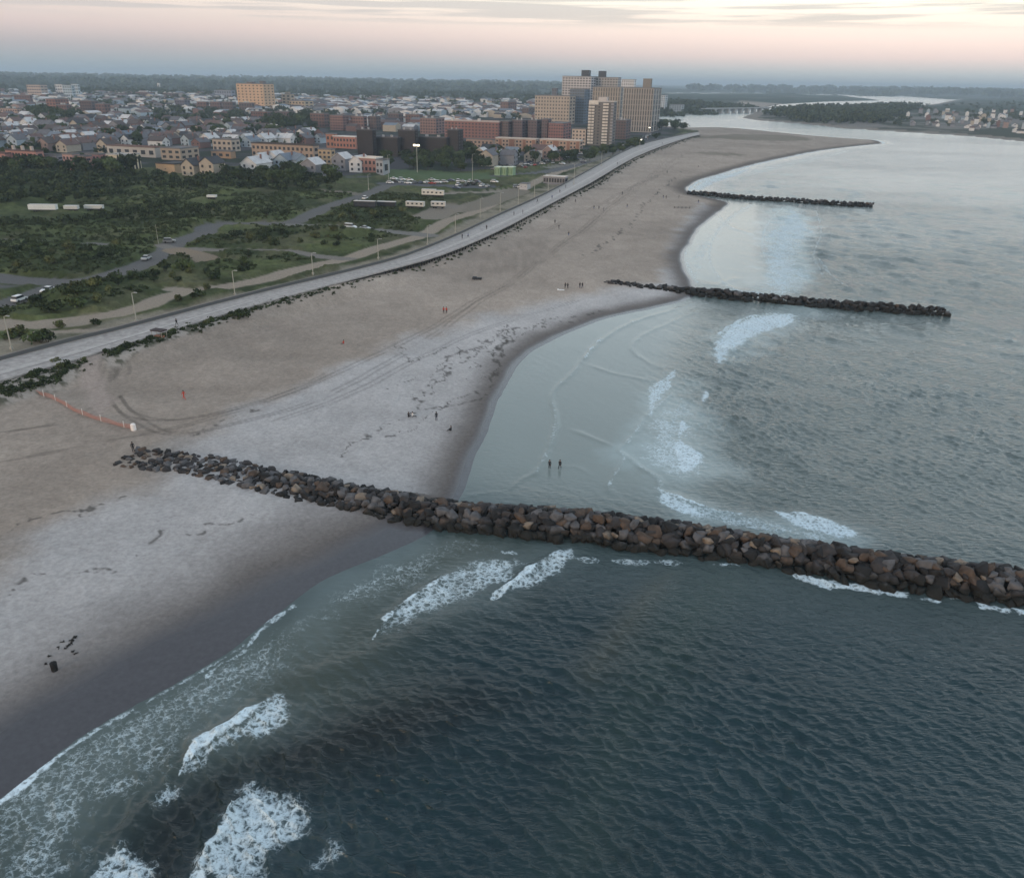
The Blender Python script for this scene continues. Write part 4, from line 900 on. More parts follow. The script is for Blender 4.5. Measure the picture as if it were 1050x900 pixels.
# ------------------------------------------------------------------ buildings
glass = mat('window_glass', (.035, .04, .05), rough=.25, spec=.5); white_frame = cm_('pale_trim', (.55, .54, .53))
uC = Vector((math.sin(COAST), math.cos(COAST), 0))
WIN = MB().box(-.5, .5, -.5, .5, -.5, .5).mesh('window', [glass])
def solve(P, d_, xt):
    lo, hi = 0.0, 2500.0; s_ = 1 if PX(P+d_*.5)[0] > PX(P)[0] else -1
    if (xt-PX(P)[0])*s_ <= 0: return 8.0
    for _ in range(40):
        m_ = (lo+hi)/2
        if (PX(P+d_*m_)[0]-xt)*s_ < 0: lo = m_
        else: hi = m_
    return lo
nwin = 0
def block(name, x0, xc, x1, yt, yb, col, label, cat='apartment building', group=None, grid=None, side=None, roof=None, bulk=(), ang=None, dmax=60, sidecol=None, wcol=None, wfrac=(.5, .5), parapet=.8, bands=False):
    global nwin
    a_ = COAST if ang is None else ang
    P = G(xc, yb, 2.6); P.z = 2.2
    dv = Vector((-math.cos(a_), math.sin(a_), 0)); du_ = Vector((math.sin(a_), math.cos(a_), 0))
    wd = solve(P, dv, x0); dp = min(solve(P, du_, x1), dmax) if x1 > xc else dmax*.5
    dp = max(dp, 6)
    lo, hi = .5, 300
    for _ in range(30):
        m_ = (lo+hi)/2
        if PX(P+Vector((0, 0, m_)))[1] > yt: lo = m_
        else: hi = m_
    h = lo
    root = empty(name, P, 0)
    root.rotation_euler = (0, 0, -a_)          # local +y runs with the coast, local -x across
    wall = cm_('wall_paint', col, noise=.10, nscale=.06, rough=.85)
    MB().box(-wd, 0, 0, dp, -1.5, h).obj('wall', wall, root)
    rc = cm_('roof_felt', roof or (.16, .155, .16), noise=.15, nscale=.1)
    r_ = MB(); r_.box(-wd-.25, .25, -.25, dp+.25, h, h+.18)
    r_.box(-wd-.25, .25, -.25, .15, h+.18, h+parapet); r_.box(-wd-.25, .25, dp-.15, dp+.25, h+.18, h+parapet); r_.box(-wd-.25, -wd+.15, .15, dp-.15, h+.18, h+parapet); r_.box(-.15, .25, .15, dp-.15, h+.18, h+parapet)
    ro = r_.obj('roof', rc, root)
    for (f, ww, bh, bc) in bulk:
        bx_ = -wd+f*wd; ob_ = MB().box(bx_-ww*wd/2, bx_+ww*wd/2, dp*.25, dp*.25+min(dp*.5, ww*wd), h+.18, h+.18+bh).obj('stair_bulkhead', cm_('bulkhead_paint', bc), ro)
    pxm = (P-Vector((0, 0, H))).length
    wg = grid or (max(2, round((xc-x0)/2.6)), max(2, round((yb-yt)/3.2)))
    sg = side if side is not None else (max(1, round((x1-xc)/3)), wg[1]) if x1 > xc+1 else (0, 0)
    wm = WIN
    if wcol: 
        wm = bpy.data.meshes.get('window_'+str(wcol)) or MB().box(-.5, .5, -.5, .5, -.5, .5).mesh('window_'+str(wcol), [cm_('window_glass_tint', wcol, rough=.3)])
    cells = []
    cw, chh = wd/wg[0], (h-1.5)/wg[1]
    for j in range(wg[1]):
        for i in range(wg[0]): cells.append((-wd+(i+.5)*cw, -.06, 1+(j+.5)*chh, cw*wfrac[0], .2, chh*wfrac[1]))
    if sg[0]:
        cs, chs = dp/sg[0], (h-1.5)/sg[1]
        for j in range(sg[1]):
            for i in range(sg[0]): cells.append((.06, (i+.5)*cs, 1+(j+.5)*chs, .2, cs*wfrac[0], chs*wfrac[1]))
    rest = cells[100:]
    for c_ in cells[:100]:
        o = meshobj('window', wm, None, root); o.location = c_[:3]; o.scale = c_[3:]
    nwin += min(100, len(cells))
    if rest:
        b = MB()
        for c_ in rest: b.box(c_[0]-c_[3]/2, c_[0]+c_[3]/2, c_[1]-c_[4]/2, c_[1]+c_[4]/2, c_[2]-c_[5]/2, c_[2]+c_[5]/2)
        o = b.obj('window_rows', wm.materials[0], root); o['kind'] = 'stuff'
    prop(root, label, cat, group)
    return root, wd, dp, h
TAN = (.42, .34, .26); TAN2 = (.33, .285, .24); BRK = (.155, .088, .08); BRK2 = (.11, .076, .076); PEACH = (.40, .285, .22); DARKB = (.040, .033, .035); GRY = (.22, .21, .22); ORG = (.50, .28, .14)
# towers by the inlet
block('apartment_tower', 575, 604, 611, 79, 126, (.46, .44, .45), 'tall white gridded tower with dark roof box, tallest of the cluster by the inlet', 'tower', 'towers by the inlet', (10, 18), (3, 18), bulk=[(.72, .26, 9, (.07, .07, .075))], wfrac=(.62, .55))
block('apartment_tower', 606, 631, 634, 80, 126, (.34, .33, .33), 'grey gridded tower rising just behind the tan slab of the inlet cluster', 'tower', 'towers by the inlet', (9, 17), (2, 17), bulk=[(.3, .26, 9, (.07, .07, .075))], wfrac=(.6, .6))
block('apartment_tower', 583, 598, 603, 92, 127, (.13, .16, .20), 'dark bluish slab between the tan block and the tallest tower', 'tower', 'towers by the inlet', (6, 12), (2, 12), wfrac=(.5, .4))
block('roof_plant_tower', 565, 570, 571.5, 91, 118, (.10, .10, .12), 'small dark tower top showing left of the tallest tower', 'tower', 'towers by the inlet', (2, 8), (1, 8))
block('apartment_tower', 635, 648, 650, 82, 118, (.55, .53, .53), 'pale white tower half hidden behind the tan slabs by the inlet', 'tower', 'towers by the inlet', (6, 12), (1, 12), wfrac=(.4, .5))
block('apartment_tower', 606, 634, 637, 90, 130, TAN2, 'tan slab with vertical window strips, middle of the inlet cluster', 'tower', 'towers by the inlet', (11, 9), (1, 9), wfrac=(.45, .85))
block('apartment_tower', 637, 667, 675, 91, 136, (.32, .29, .265), 'broad tan and grey slab tower, rightmost of the high cluster by the inlet', 'tower', 'towers by the inlet', (12, 8), (3, 8), bulk=[(.68, .26, 11, (.22, .19, .16))], wfrac=(.5, .88))
block('apartment_tower', 548, 583, 589, 99, 128, (.42, .345, .28), 'wide low tan slab at the left edge of the inlet tower cluster', 'tower', 'towers by the inlet', (12, 8), (2, 8), wfrac=(.45, .5))
# white balcony tower
bt, bw_, bdp, bh_ = block('balcony_tower', 602, 627, 630, 105, 150, (.15, .14, .135), 'dark tower striped with white balcony stacks, in front of the tan slabs', 'tower', None, (6, 14), (1, 14), bulk=[(.5, .34, 4, (.5, .45, .42))], wfrac=(.4, .5), roof=(.5, .47, .45))
def balc(root, wd, h, f0, f1, n_, m_):
    for j in range(n_):
        z = 2+j*(h-2)/n_; MB().box(-wd+f0*wd, -wd+f1*wd, -1.5, -.2, z, z+(h-2)/n_*.62).obj('balcony', m_, root)
wm_ = cm_('white_concrete', (.62, .56, .50))
balc(bt, bw_, bh_, 0, .12, 14, wm_); balc(bt, bw_, bh_, .14, .24, 14, wm_); balc(bt, bw_, bh_, .58, .70, 14, wm_); balc(bt, bw_, bh_, .71, .80, 14, wm_); balc(bt, bw_, bh_, .9, 1.0, 14, cm_('grey_concrete', (.3, .29, .3)))
MB().box(-bw_, -bw_*.62, -.45, -.13, bh_-2.5, bh_+1.2).obj('crown_panel', wm_, bt)
block('terraced_wing', 586, 600, 603, 133, 149, (.50, .40, .33), 'short stepped wing with white balconies at the foot of the striped tower', 'apartment building', None, (4, 4), (1, 3))
block('waterfront_tower', 677, 681, 683.5, 98, 114, (.48, .52, .56), 'slim pale bluish tower standing across the inlet', 'tower', None, (2, 7), (1, 7))
block('waterfront_block', 686, 698, 701, 108, 116, (.36, .39, .42), 'low pale grey block across the inlet, beside the slim tower', 'apartment building', None, (5, 4), (1, 4))
# left skyline
block('apartment_tower', 245, 272, 283, 86.5, 114, (.56, .37, .23), 'large orange tan slab tower standing alone over the middle of the town', 'tower', None, (7, 9), (3, 9), bulk=[(.4, .2, 3, (.14, .12, .12)), (.85, .14, 5, (.14, .12, .12))], wfrac=(.34, .4), dmax=120)
block('stepped_tower', 290, 299, 303, 97, 113, (.40, .31, .22), 'small stepped tan tower right of the large orange slab', 'tower', None, (2, 5), (1, 4), bulk=[(.5, .4, 4, (.3, .24, .18))])
block('apartment_block', 297, 313, 322, 104, 114, (.44, .34, .23), 'low tan block attached beside the small stepped tower', 'apartment building', None, (5, 3), (2, 3))
block('apartment_tower', 30, 44, 51, 87.5, 103, (.46, .36, .31), 'tan slab tower, leftmost high building on the skyline', 'tower', None, (6, 5), (2, 5), wfrac=(.6, .4), dmax=90)
block('apartment_tower', 59, 66, 68, 87, 103, (.62, .60, .60), 'white tower left of the pale blue towers on the skyline', 'tower', 'white towers on the left skyline', (3, 5), (1, 5))
block('apartment_tower', 67, 76, 79, 88, 105, (.40, .48, .54), 'pale blue tower beside the white one on the left skyline', 'tower', 'white towers on the left skyline', (4, 6), (1, 6))
block('apartment_tower', 76, 82, 84, 86.5, 103, (.46, .53, .58), 'light blue tower, rightmost of the pale group on the left skyline', 'tower', 'white towers on the left skyline', (3, 5), (1, 5))
block('institution', 96, 112, 114, 92.5, 97, (.45, .42, .42), 'long low whitish building on the skyline right of the blue towers', 'building', None, (5, 2), (0, 0), dmax=80)
block('radio_mast_house', 162, 164, 165, 85.5, 92, (.66, .64, .62), 'tiny white steeple standing over the distant woods', 'steeple', None, (1, 1), (0, 0))
for i, (x0, xc, x1, yt, yb, c_, lab) in enumerate([
        (0, 12, 15, 98, 106, BRK, 'brick block with pale roof at the left edge of the skyline'), (16, 32, 35, 98, 108, BRK, 'second brick block from the left edge of the skyline'),
        (2, 19, 24, 112, 121, (.42, .30, .25), 'peach block among trees near the left edge of town'), (24, 36, 40, 114, 121, (.34, .22, .19), 'small reddish block right of the peach one near the left edge'),
        (50, 59, 73, 102, 118, (.24, .115, .09), 'broad red brick block with long shaded side, left of town'), (60, 70, 76, 108, 121, BRK, 'tall red brick block jutting before the broad red one'),
        (84, 96, 103, 104, 120, BRK2, 'dull purple brick block right of the broad red one'), (100, 109, 115, 107, 121, BRK, 'narrow dark brick block at the end of the left brick row'),
        (118, 128, 136, 96, 102, BRK2, 'small far brick block over the left treetops'), (140, 152, 158, 95, 102, BRK, 'long far brick block near the tiny steeple'), (168, 182, 190, 96, 103, BRK2, 'low far brick block right of the tiny steeple'),
        (180, 190, 196, 103, 112, (.12, .11, .15), 'bluish dark block amid trees left of the three brick houses'),
        (203, 212, 215, 105, 114.5, BRK, 'first of three brick blocks beneath the grey blue slab'), (216, 226, 228, 105, 115, BRK, 'middle of three brick blocks beneath the grey blue slab'), (229, 239, 243, 105, 116, BRK2, 'last of three brick blocks beneath the grey blue slab'),
        (221, 238, 242, 93, 104, (.22, .24, .30), 'grey blue slab just left of the large orange tower'),
        (246, 259, 262, 106, 117, BRK2, 'dark brick block at the foot of the large orange tower'), (258, 275, 281, 115, 125, BRK, 'brick block below and right of the orange tower'), (283, 297, 303, 115, 126, BRK2, 'brick block half hidden by the tree mound in mid town'),
        (319, 333, 338, 117, 131, BRK, 'brick block right of the mid town tree mound'), (339, 352, 358, 119, 134, (.23, .13, .12), 'reddish brick block in the mid town row, right of the tree mound'), (360, 373, 377, 120, 134, (.22, .13, .12), 'brick block in the mid town row above the orange white roofed building'),
        (378, 386, 391, 120, 134, BRK2, 'narrow brick block above the left end of the brown housing block'), (398, 409, 414, 117, 128, BRK2, 'brick block seen over the brown housing roofs, left one'), (416, 430, 434, 118, 129, BRK, 'brick block seen over the brown housing roofs, right one'),
        (431, 447, 456, 122, 138, (.24, .15, .14), 'square brick block with a white roof edge left of the long red one'),
        (513, 521, 534, 105, 119, BRK, 'tall dark red block standing behind the long red row'), (535, 542, 548, 111, 121, BRK2, 'dark block between the tall dark red one and the tan slab'),
        (512, 521, 525, 125, 143, BRK2, 'dark purple block at the right end of the long red one'), (525, 535, 541, 124, 143, (.12, .085, .095), 'second dark purple block right of the long red one'), (541, 550, 555, 124, 143, (.12, .085, .095), 'third dark purple block right of the long red one'),
        (555, 561, 565, 123, 143, (.13, .09, .10), 'fourth dark purple block, just left of the red one by the terraces'), (562, 577, 585, 127, 144, (.25, .12, .11), 'red block just left of the terraced wing'),
        (630, 641, 646, 124, 143, BRK2, 'dark red block between the striped tower and the broad slab')]):
    block('brick_block', x0, xc, x1, yt, yb, c_, lab, 'apartment building', 'brick apartment blocks of the town', bulk=[(rnd.uniform(.2, .4), .12, 2.5, (.45, .43, .42)), (rnd.uniform(.6, .8), .1, 2.5, (.4, .4, .4))] if rnd.random() < .7 else [], dmax=45)
block('long_red_block', 456, 511, 519, 126, 143, (.22, .105, .095), 'long red brick block stretching left of the dark purple row', 'apartment building', None, (16, 5), (2, 5), bulk=[(.1, .04, 3, (.5, .48, .46)), (.6, .04, 3, (.5, .48, .46))], roof=(.42, .32, .28), dmax=30)
for x0, xc, x1, yt, yb, lab in ((508, 549, 552, 143.5, 156, 'long peach row building before the long red block'), (553, 594, 597, 145, 158, 'long peach row building before the terraced wing')):
    r_, w_, d_, h_ = block('peach_row_building', x0, xc, x1, yt, yb, PEACH, lab, 'row building', 'peach row buildings', (12, 3), (1, 3), dmax=16, roof=(.5, .46, .43))
    for f in (.12, .38, .44, .72, .95): MB().box(-w_+f*w_-1.3, -w_+f*w_+1.3, -.5, -.13, 0, h_*.96).obj('stair_bay', cm_('stair_brown', (.26, .14, .10)), r_)
block('peach_shed', 478, 505, 508, 144, 153, (.40, .28, .22), 'low dull pink building left of the peach rows', 'building', None, (7, 2), (0, 0), dmax=14)
# brown housing estate
for x0, xc, x1, yt, yb, lab in ((367, 383, 386, 134, 161, 'tall left end of the dark brown housing estate'), (386, 408, 409, 142, 161, 'lower left stretch of the dark brown housing estate'), (409, 426, 428, 134.5, 161, 'tall middle part of the dark brown housing estate'),
                                (428, 458, 459, 142, 161, 'lower right stretch of the dark brown housing estate'), (459, 470, 475, 134, 161, 'tall right end of the dark brown housing estate')):
    block('brown_housing', x0, xc, x1, yt, yb, DARKB, lab, 'apartment building', 'dark brown housing estate', bulk=[(.3, .08, 2.0, (.4, .38, .38)), (.7, .08, 2.0, (.35, .33, .33))], roof=(.10, .10, .11), wcol=(.018, .018, .022), dmax=26)
# front row of the town
block('pink_row_house', -30, 8, 12, 158, 172, (.36, .19, .165), 'pink row house at the left edge behind the thicket', 'row house', 'pink row houses', (8, 3), (0, 0), dmax=14, roof=(.12, .08, .08))
block('pink_row_house', 9, 40, 43, 156, 173, (.38, .20, .17), 'long pink row house with small dormers behind the thicket', 'row house', 'pink row houses', (10, 3), (1, 3), dmax=14, roof=(.10, .07, .07), bulk=[(.2, .06, 3, (.45, .38, .34)), (.5, .06, 3, (.45, .38, .34)), (.8, .06, 3, (.45, .38, .34))])
block('grey_house', 44, 60, 64, 160, 172, (.24, .22, .24), 'grey blue house block between the long pink row and the pink balcony house', 'house', None, (4, 3), (1, 3), dmax=14)
block('pink_row_house', 67, 77, 80, 159, 176, (.44, .27, .24), 'narrow pink house with white balconies near the cream box', 'row house', 'pink row houses', (3, 3), (1, 3), dmax=14)
block('pink_row_house', 78, 89, 91, 161, 176, (.40, .22, .19), 'low pink house in the middle of the balcony row', 'row house', 'pink row houses', (4, 3), (1, 3), dmax=14)
block('pink_row_house', 90, 104, 109, 159, 174, (.36, .18, .17), 'red pink house at the right end of the balcony row', 'row house', 'pink row houses', (4, 3), (1, 3), dmax=14)
block('cream_box_building', 112, 129, 146, 160, 177, (.58, .50, .37), 'cream box building with dark striped side at the edge of the field', 'building', None, (2, 2), (5, 1), dmax=60, wfrac=(.5, .85), roof=(.4, .38, .36))
block('long_white_warehouse', 111, 160, 168, 152, 162, (.42, .39, .36), 'long whitish warehouse with brown roof behind the cream box building', 'warehouse', None, (6, 1), (0, 0), dmax=40, roof=(.16, .11, .10))
block('yellow_box_building', 161, 180, 200, 169, 179, (.44, .31, .20), 'blank orange yellow wall building before the dark roofed shed', 'building', None, (1, 1), (0, 0), dmax=60, wfrac=(.05, .1), roof=(.06, .055, .055))
block('tan_warehouse', 166, 186, 205, 153, 165, (.36, .29, .23), 'tan warehouse block behind the orange yellow wall', 'warehouse', None, (3, 2), (3, 2), dmax=50)
block('tan_warehouse', 219, 238, 247, 144, 156, (.42, .35, .29), 'tall grey tan warehouse left of the long tan building', 'warehouse', None, (4, 2), (2, 2), dmax=40)
block('orange_shed', 217, 237, 240, 156, 163, (.36, .24, .16), 'low orange shed right below the grey tan warehouse', 'shed', None, (3, 1), (0, 0), dmax=20)
block('long_tan_building', 259, 322, 328, 150, 164, (.36, .27, .21), 'long tan two storey building behind the white gabled sheds', 'building', None, (14, 2), (1, 2), dmax=26, roof=(.07, .06, .06))
block('yellow_end_building', 327, 340, 343, 154, 169, (.42, .31, .20), 'yellow tan block at the right end of the long tan building', 'building', None, (3, 3), (1, 3), dmax=20)
block('orange_building', 335, 343, 345, 138, 152, (.34, .16, .11), 'bright orange block left of the long white roofed brick one', 'building', None, (2, 2), (0, 0), dmax=30)
block('red_long_building', 342, 365, 367, 141, 153, (.36, .17, .13), 'reddish long building with a white roof left of the brown estate', 'building', None, (7, 2), (0, 0), dmax=24, roof=(.62, .62, .62))
block('salmon_building', 362, 386, 393, 163, 178, (.34, .19, .16), 'salmon building with white roof at the end of the diagonal road', 'building', None, (6, 2), (2, 2), dmax=22, roof=(.66, .62, .58))
block('grey_annex', 386, 393, 400, 165, 180, (.34, .35, .37), 'grey annex against the right side of the salmon building', 'building', None, (2, 2), (1, 1), dmax=20)
for i in range(3): block('green_container', 507+i*6.6, 512.4+i*6.6, 513.2+i*6.6, 172, 180, (.24, .34, .21), ('left', 'middle', 'right')[i]+' one of three pale green containers at the sports field corner', 'container', 'pale green containers', (2, 1), (0, 0), dmax=6, wcol=(.12, .2, .1), wfrac=(.25, .8), parapet=.3, roof=(.55, .62, .5))
block('beach_pavilion', 557, 579, 582, 182, 189.5, (.22, .22, .24), 'low pavilion with white flat roof beside the boardwalk', 'pavilion', None, (8, 1), (1, 1), dmax=9, roof=(.6, .56, .52), wfrac=(.7, .7), parapet=.3)
block('storage_container', 532.5, 540.5, 542, 189, 194.5, (.45, .44, .45), 'grey storage container with pale roof by the sand car park', 'container', None, (2, 1), (0, 0), dmax=5, wfrac=(.1, .3), parapet=.25)

# gable roofed houses
ROOFS = [('grey', (.12, .118, .13)), ('brown', (.085, .068, .065)), ('pale', (.52, .51, .51)), ('dark', (.05, .05, .056)), ('bluish', (.16, .19, .23)), ('reddish', (.13, .085, .078))]
WALLS = [('white', (.62, .60, .59)), ('pale blue', (.33, .39, .44)), ('cream', (.38, .33, .27)), ('grey', (.22, .22, .24)), ('brick red', (.17, .10, .09)), ('pinkish', (.28, .20, .18))]
CHIM = {}
def house_meshes(wn_, wc_, rn_, rc_, var):
    wdt, ln, h, rh = [(8, 12, 5.8, 3.2), (9, 10, 6.6, 3.0), (10, 15, 5.4, 3.4)][var]
    b = MB(); b.box(-wdt/2, wdt/2, -ln/2, ln/2, -1.2, h)
    for s_ in (-1, 1): b.add([(-wdt/2, s_*ln/2, h), (wdt/2, s_*ln/2, h), (0, s_*ln/2, h+rh*.96)], [(0, 1, 2) if s_ < 0 else (2, 1, 0)])
    wall = b.mesh('wall', [cm_('house_wall', wc_, noise=.08, nscale=.5)])
    b = MB(); t_ = .22; e = .45
    for s_ in (-1, 1):
        V_ = [(s_*(wdt/2+e), -ln/2-e, h-e*rh/(wdt/2)), (s_*(wdt/2+e), ln/2+e, h-e*rh/(wdt/2)), (0, ln/2+e, h+rh), (0, -ln/2-e, h+rh)]
        V_ += [(x, y, z+t_) for x, y, z in V_]; b.add(V_, [(0, 1, 2, 3), (7, 6, 5, 4), (0, 4, 5, 1), (1, 5, 6, 2), (3, 7, 4, 0), (2, 6, 7, 3)])
    if var not in CHIM: CHIM[var] = MB().box(wdt*.18, wdt*.18+.8, 1, 1.8, h+.5, h+rh+1.0).mesh('chimney', [cm_('chimney_brick', (.2, .11, .09))])
    roof = b.mesh('roof', [cm_('house_roof', rc_, noise=.15, nscale=.5)])
    return wall, roof, (wdt, ln, h)
_hm = {}
def house(x, y, wi, ri, var, ang, label, group, win=True, sc=1.0, late=False):
    k_ = (wi, ri, var)
    if k_ not in _hm: _hm[k_] = house_meshes(*WALLS[wi], *ROOFS[ri], var)
    wall, roof, (wdt, ln, h) = _hm[k_]
    r_ = empty('gabled_house', (x, y, gz(x, y)), ang); r_.scale = (sc,)*3
    meshobj('wall', wall, None, r_); rf_ = meshobj('roof', roof, None, r_)
    if var != 1: meshobj('chimney', CHIM[var], None, rf_)
    if win:
        for fx, fz in ((-.27, .3), (.27, .3), (-.27, .76), (.27, .76)):
            o = meshobj('window', WIN, None, r_); o.location = (fx*wdt, -ln/2-.03, fz*h); o.scale = (1.3, .16, 1.4)
    prop(r_, label, 'house', group)
    if late: later(r_, label, TOWN_MARKS)
occupied = []
for o in list(COL.objects):
    if o.type == 'EMPTY' and o.get('category') in ('apartment building', 'tower', 'building', 'warehouse', 'row house', 'row building', 'house', 'shed', 'container', 'pavilion'):
        ws = [c for c in o.children if c.name.startswith('wall')]
        if ws:
            bb = [o.matrix_basis @ Vector(c_) for c_ in ws[0].bound_box]; occupied.append((min(q.x for q in bb)-4, max(q.x for q in bb)+4, min(q.y for q in bb)-4, max(q.y for q in bb)+4))
def free(x, y): return not any(a_ < x < b_ and c_ < y < d_ for a_, b_, c_, d_ in occupied)
def town_houses(poly, n, seed, where, mind, win=False, sc=1.0, pal=None):
    res = [p_ for p_ in inpoly_px(poly, n*2, seed, mind) if free(*p_)][:n]; r = random.Random(seed)
    for (x, y) in res:
        wi = r.choices(range(6), pal or (5, 2, 2.5, 2.5, 1.2, 1))[0]; ri = r.choices(range(6), (4, 2.5, 2.5, 2, 1.2, 1))[0]
        ang = -COAST+r.choice((0, 0, math.pi/2))+r.gauss(0, .04)
        p2 = GL(*PX((x, y, 2.6)))
        house(x, y, wi, ri, r.randrange(3), ang, f'{WALLS[wi][0]} gabled house with {ROOFS[ri][0]} roof', 'gabled houses of the town', win, sc*r.uniform(.85, 1.2), True)
    return len(res)
nh = 0
nh += town_houses([(-10, 140), (110, 138), (115, 157), (45, 155), (-10, 153)], 66, 401, 'among the rows behind the pink row houses', 11, True)
nh += town_houses([(115, 136), (260, 140), (262, 152), (215, 152), (165, 151), (115, 150)], 56, 402, 'among the rows behind the long white warehouse', 11, True)
nh += town_houses([(-10, 124), (120, 126), (260, 128), (300, 136), (260, 139), (115, 135), (-10, 138)], 84, 403, 'in the middle of town, beyond the front streets', 13, False, 1.1)
nh += town_houses([(262, 140), (335, 140), (330, 149), (262, 149)], 16, 404, 'behind the long tan building', 12, True)
nh += town_houses([(476, 158), (590, 160), (560, 168), (500, 172)], 12, 405, 'beyond the green containers', 14, True)
nh += town_houses([(930, 126), (1048, 126), (1048, 138), (990, 135), (935, 131)], 30, 406, 'across the inlet on the low peninsula', 11, False, .6, (3, 1.5, .7, 4, 0, 0))
for i, (px, py, wi, ri, lab) in enumerate([(272, 173, 0, 2, 'white gabled shed, left one of the row before the long tan building'), (284, 172, 0, 2, 'white gabled shed second in the row before the long tan building'), (296, 173, 1, 4, 'pale blue gabled shed in the row before the long tan building'),
        (308, 174, 1, 4, 'bluish roofed gabled shed, right one of the row before the long tan building'), (322, 180, 3, 2, 'grey house with steep white gable before the yellow end block'), (264, 177, 0, 2, 'small white shed low at the left of the gabled row'),
        (201, 180, 2, 3, 'cream chalet with steep front gable beside the orange yellow wall'), (219, 180, 2, 3, 'cream chalet with steep front gable, right of its twin'), (273, 149, 0, 2, 'white gabled house rising behind the long tan building roof'), (71, 152, 0, 2, 'bright white gabled house in the front streets'), (92, 149, 0, 2, 'small bright white gabled house in the second street'),
        (96, 152, 1, 0, 'pale blue gabled house right of the bright white one'), (370, 176, 0, 2, 'white house left of the salmon building'), (352, 174, 3, 2, 'grey white house between the yellow block and the salmon building')]):
    p = GL(px, py); house(p.x, p.y, wi, ri, i % 3, -COAST+(.9 if 'bluish' in lab else 0), lab, None, True, 1.15)
# the rest of the far town as one mass of roofs
VV, FF, MI = [], [], []; b0 = 0; r = random.Random(99)
farp = []
for poly_, n_, s_ in (([(-40, 112), (-40, 97), (300, 101), (560, 108), (560, 124), (345, 118), (120, 124)], 520, 1.2), ([(300, 108), (560, 112), (548, 122), (300, 116)], 200, 1.4), ([(1048, 124), (1300, 128), (1300, 150), (1048, 140)], 120, 1.1), ([(925, 118), (1048, 116), (1048, 137), (990, 134), (930, 128)], 40, .45), ([(345, 122), (480, 124), (480, 136), (345, 136)], 50, 1.1)):
    farp += [(p_, s_) for p_ in inpoly_px(poly_, n_, 500+n_, 14) if free(*p_)]
fm = [cm_('house_wall', WALLS[i][1]) for i in range(6)]+[cm_('house_roof', ROOFS[i][1]) for i in range(6)]
b = MB()
for (x, y), s_ in farp:
    wdt, ln, h = 10*s_*r.uniform(.8, 1.8), 12*s_*r.uniform(.8, 1.8), 5.5*r.uniform(.9, 1.7); a_ = -COAST+r.choice((0, math.pi/2)); c_, n_ = math.cos(a_), math.sin(a_); z = gz(x, y); wi, ri = r.choices(range(6), (5, 2, 2, 2.5, 2, 1))[0], r.randrange(6)
    T_ = lambda q: (x+q[0]*c_-q[1]*n_, y+q[0]*n_+q[1]*c_, z+q[2])
    V_ = [T_(q) for q in [(-wdt/2, -ln/2, 0), (wdt/2, -ln/2, 0), (wdt/2, ln/2, 0), (-wdt/2, ln/2, 0), (-wdt/2, -ln/2, h), (wdt/2, -ln/2, h), (wdt/2, ln/2, h), (-wdt/2, ln/2, h), (0, -ln/2, h+2.6), (0, ln/2, h+2.6)]]
    k0 = len(b.f); b.add(V_, [(0, 1, 5, 8, 4), (1, 2, 6, 5), (2, 3, 7, 9, 6), (3, 0, 4, 7)], wi); b.add([V_[4], V_[8], V_[9], V_[7]], [(0, 1, 2, 3)], 6+ri); b.add([V_[5], V_[6], V_[9], V_[8]], [(0, 1, 2, 3)], 6+ri)
prop(b.obj('distant_rooftops', fm), 'mass of small distant roofs filling the far side of town', 'rooftops', kind='stuff')
# town trees one can tell apart
tc_ = 0
for poly_, n_, lab, sc in (([(-10, 122), (250, 126), (330, 132), (335, 150), (250, 152), (-10, 154)], 70, 'rounded town tree', 1.15), ([(275, 122), (330, 124), (345, 134), (290, 138), (268, 132)], 26, 'dark mound tree', 1.5),
                          ([(30, 118), (60, 120), (90, 122), (80, 128), (40, 126)], 14, 'tall clump tree', 1.6), ([(475, 156), (500, 158), (560, 162), (600, 160), (560, 172), (520, 170), (480, 168)], 22, 'dark car park tree', .9)):
    for (x, y) in inpoly_px(poly_, n_, 600+n_, 9):
        if free(x, y): plant('tree', x, y, sc*rnd.uniform(.8, 1.2), lab, 'trees of the town'); tc_ += 1

# ------------------------------------------------------------------ bridge over the inlet
pA, pB = G(729, 116.4, 0), G(786, 115.2, 0); dB = (pB-pA); LB = dB.length; angB = math.atan2(dB.y, dB.x)
br = empty('road_bridge', pA, angB); prop(br, 'grey road bridge on many piers crossing the far inlet', 'bridge')
conc = cm_('bridge_concrete', (.36, .37, .38)); HB = (PX(pA)[1]-111.2)/max(.01, (PX(pA)[1]-PX(pA+Vector((0, 0, 1)))[1]))
MB().box(-30, LB+90, -6, 6, HB-1.6, HB).obj('deck', conc, br); MB().box(-30, LB+90, -6.4, -6.01, HB-1.2, HB+1.2).obj('parapet', cm_('bridge_rail', (.34, .35, .36)), br)
for i in range(9):
    x = 10+i*(LB-14)/8; q = MB(); q.box(x-3.2, x+3.2, -5, 5, -3, HB-3.4); q.box(x-5, x+5, -5.6, 5.6, HB-3.4, HB-1.62); q.obj('pier', conc, br)
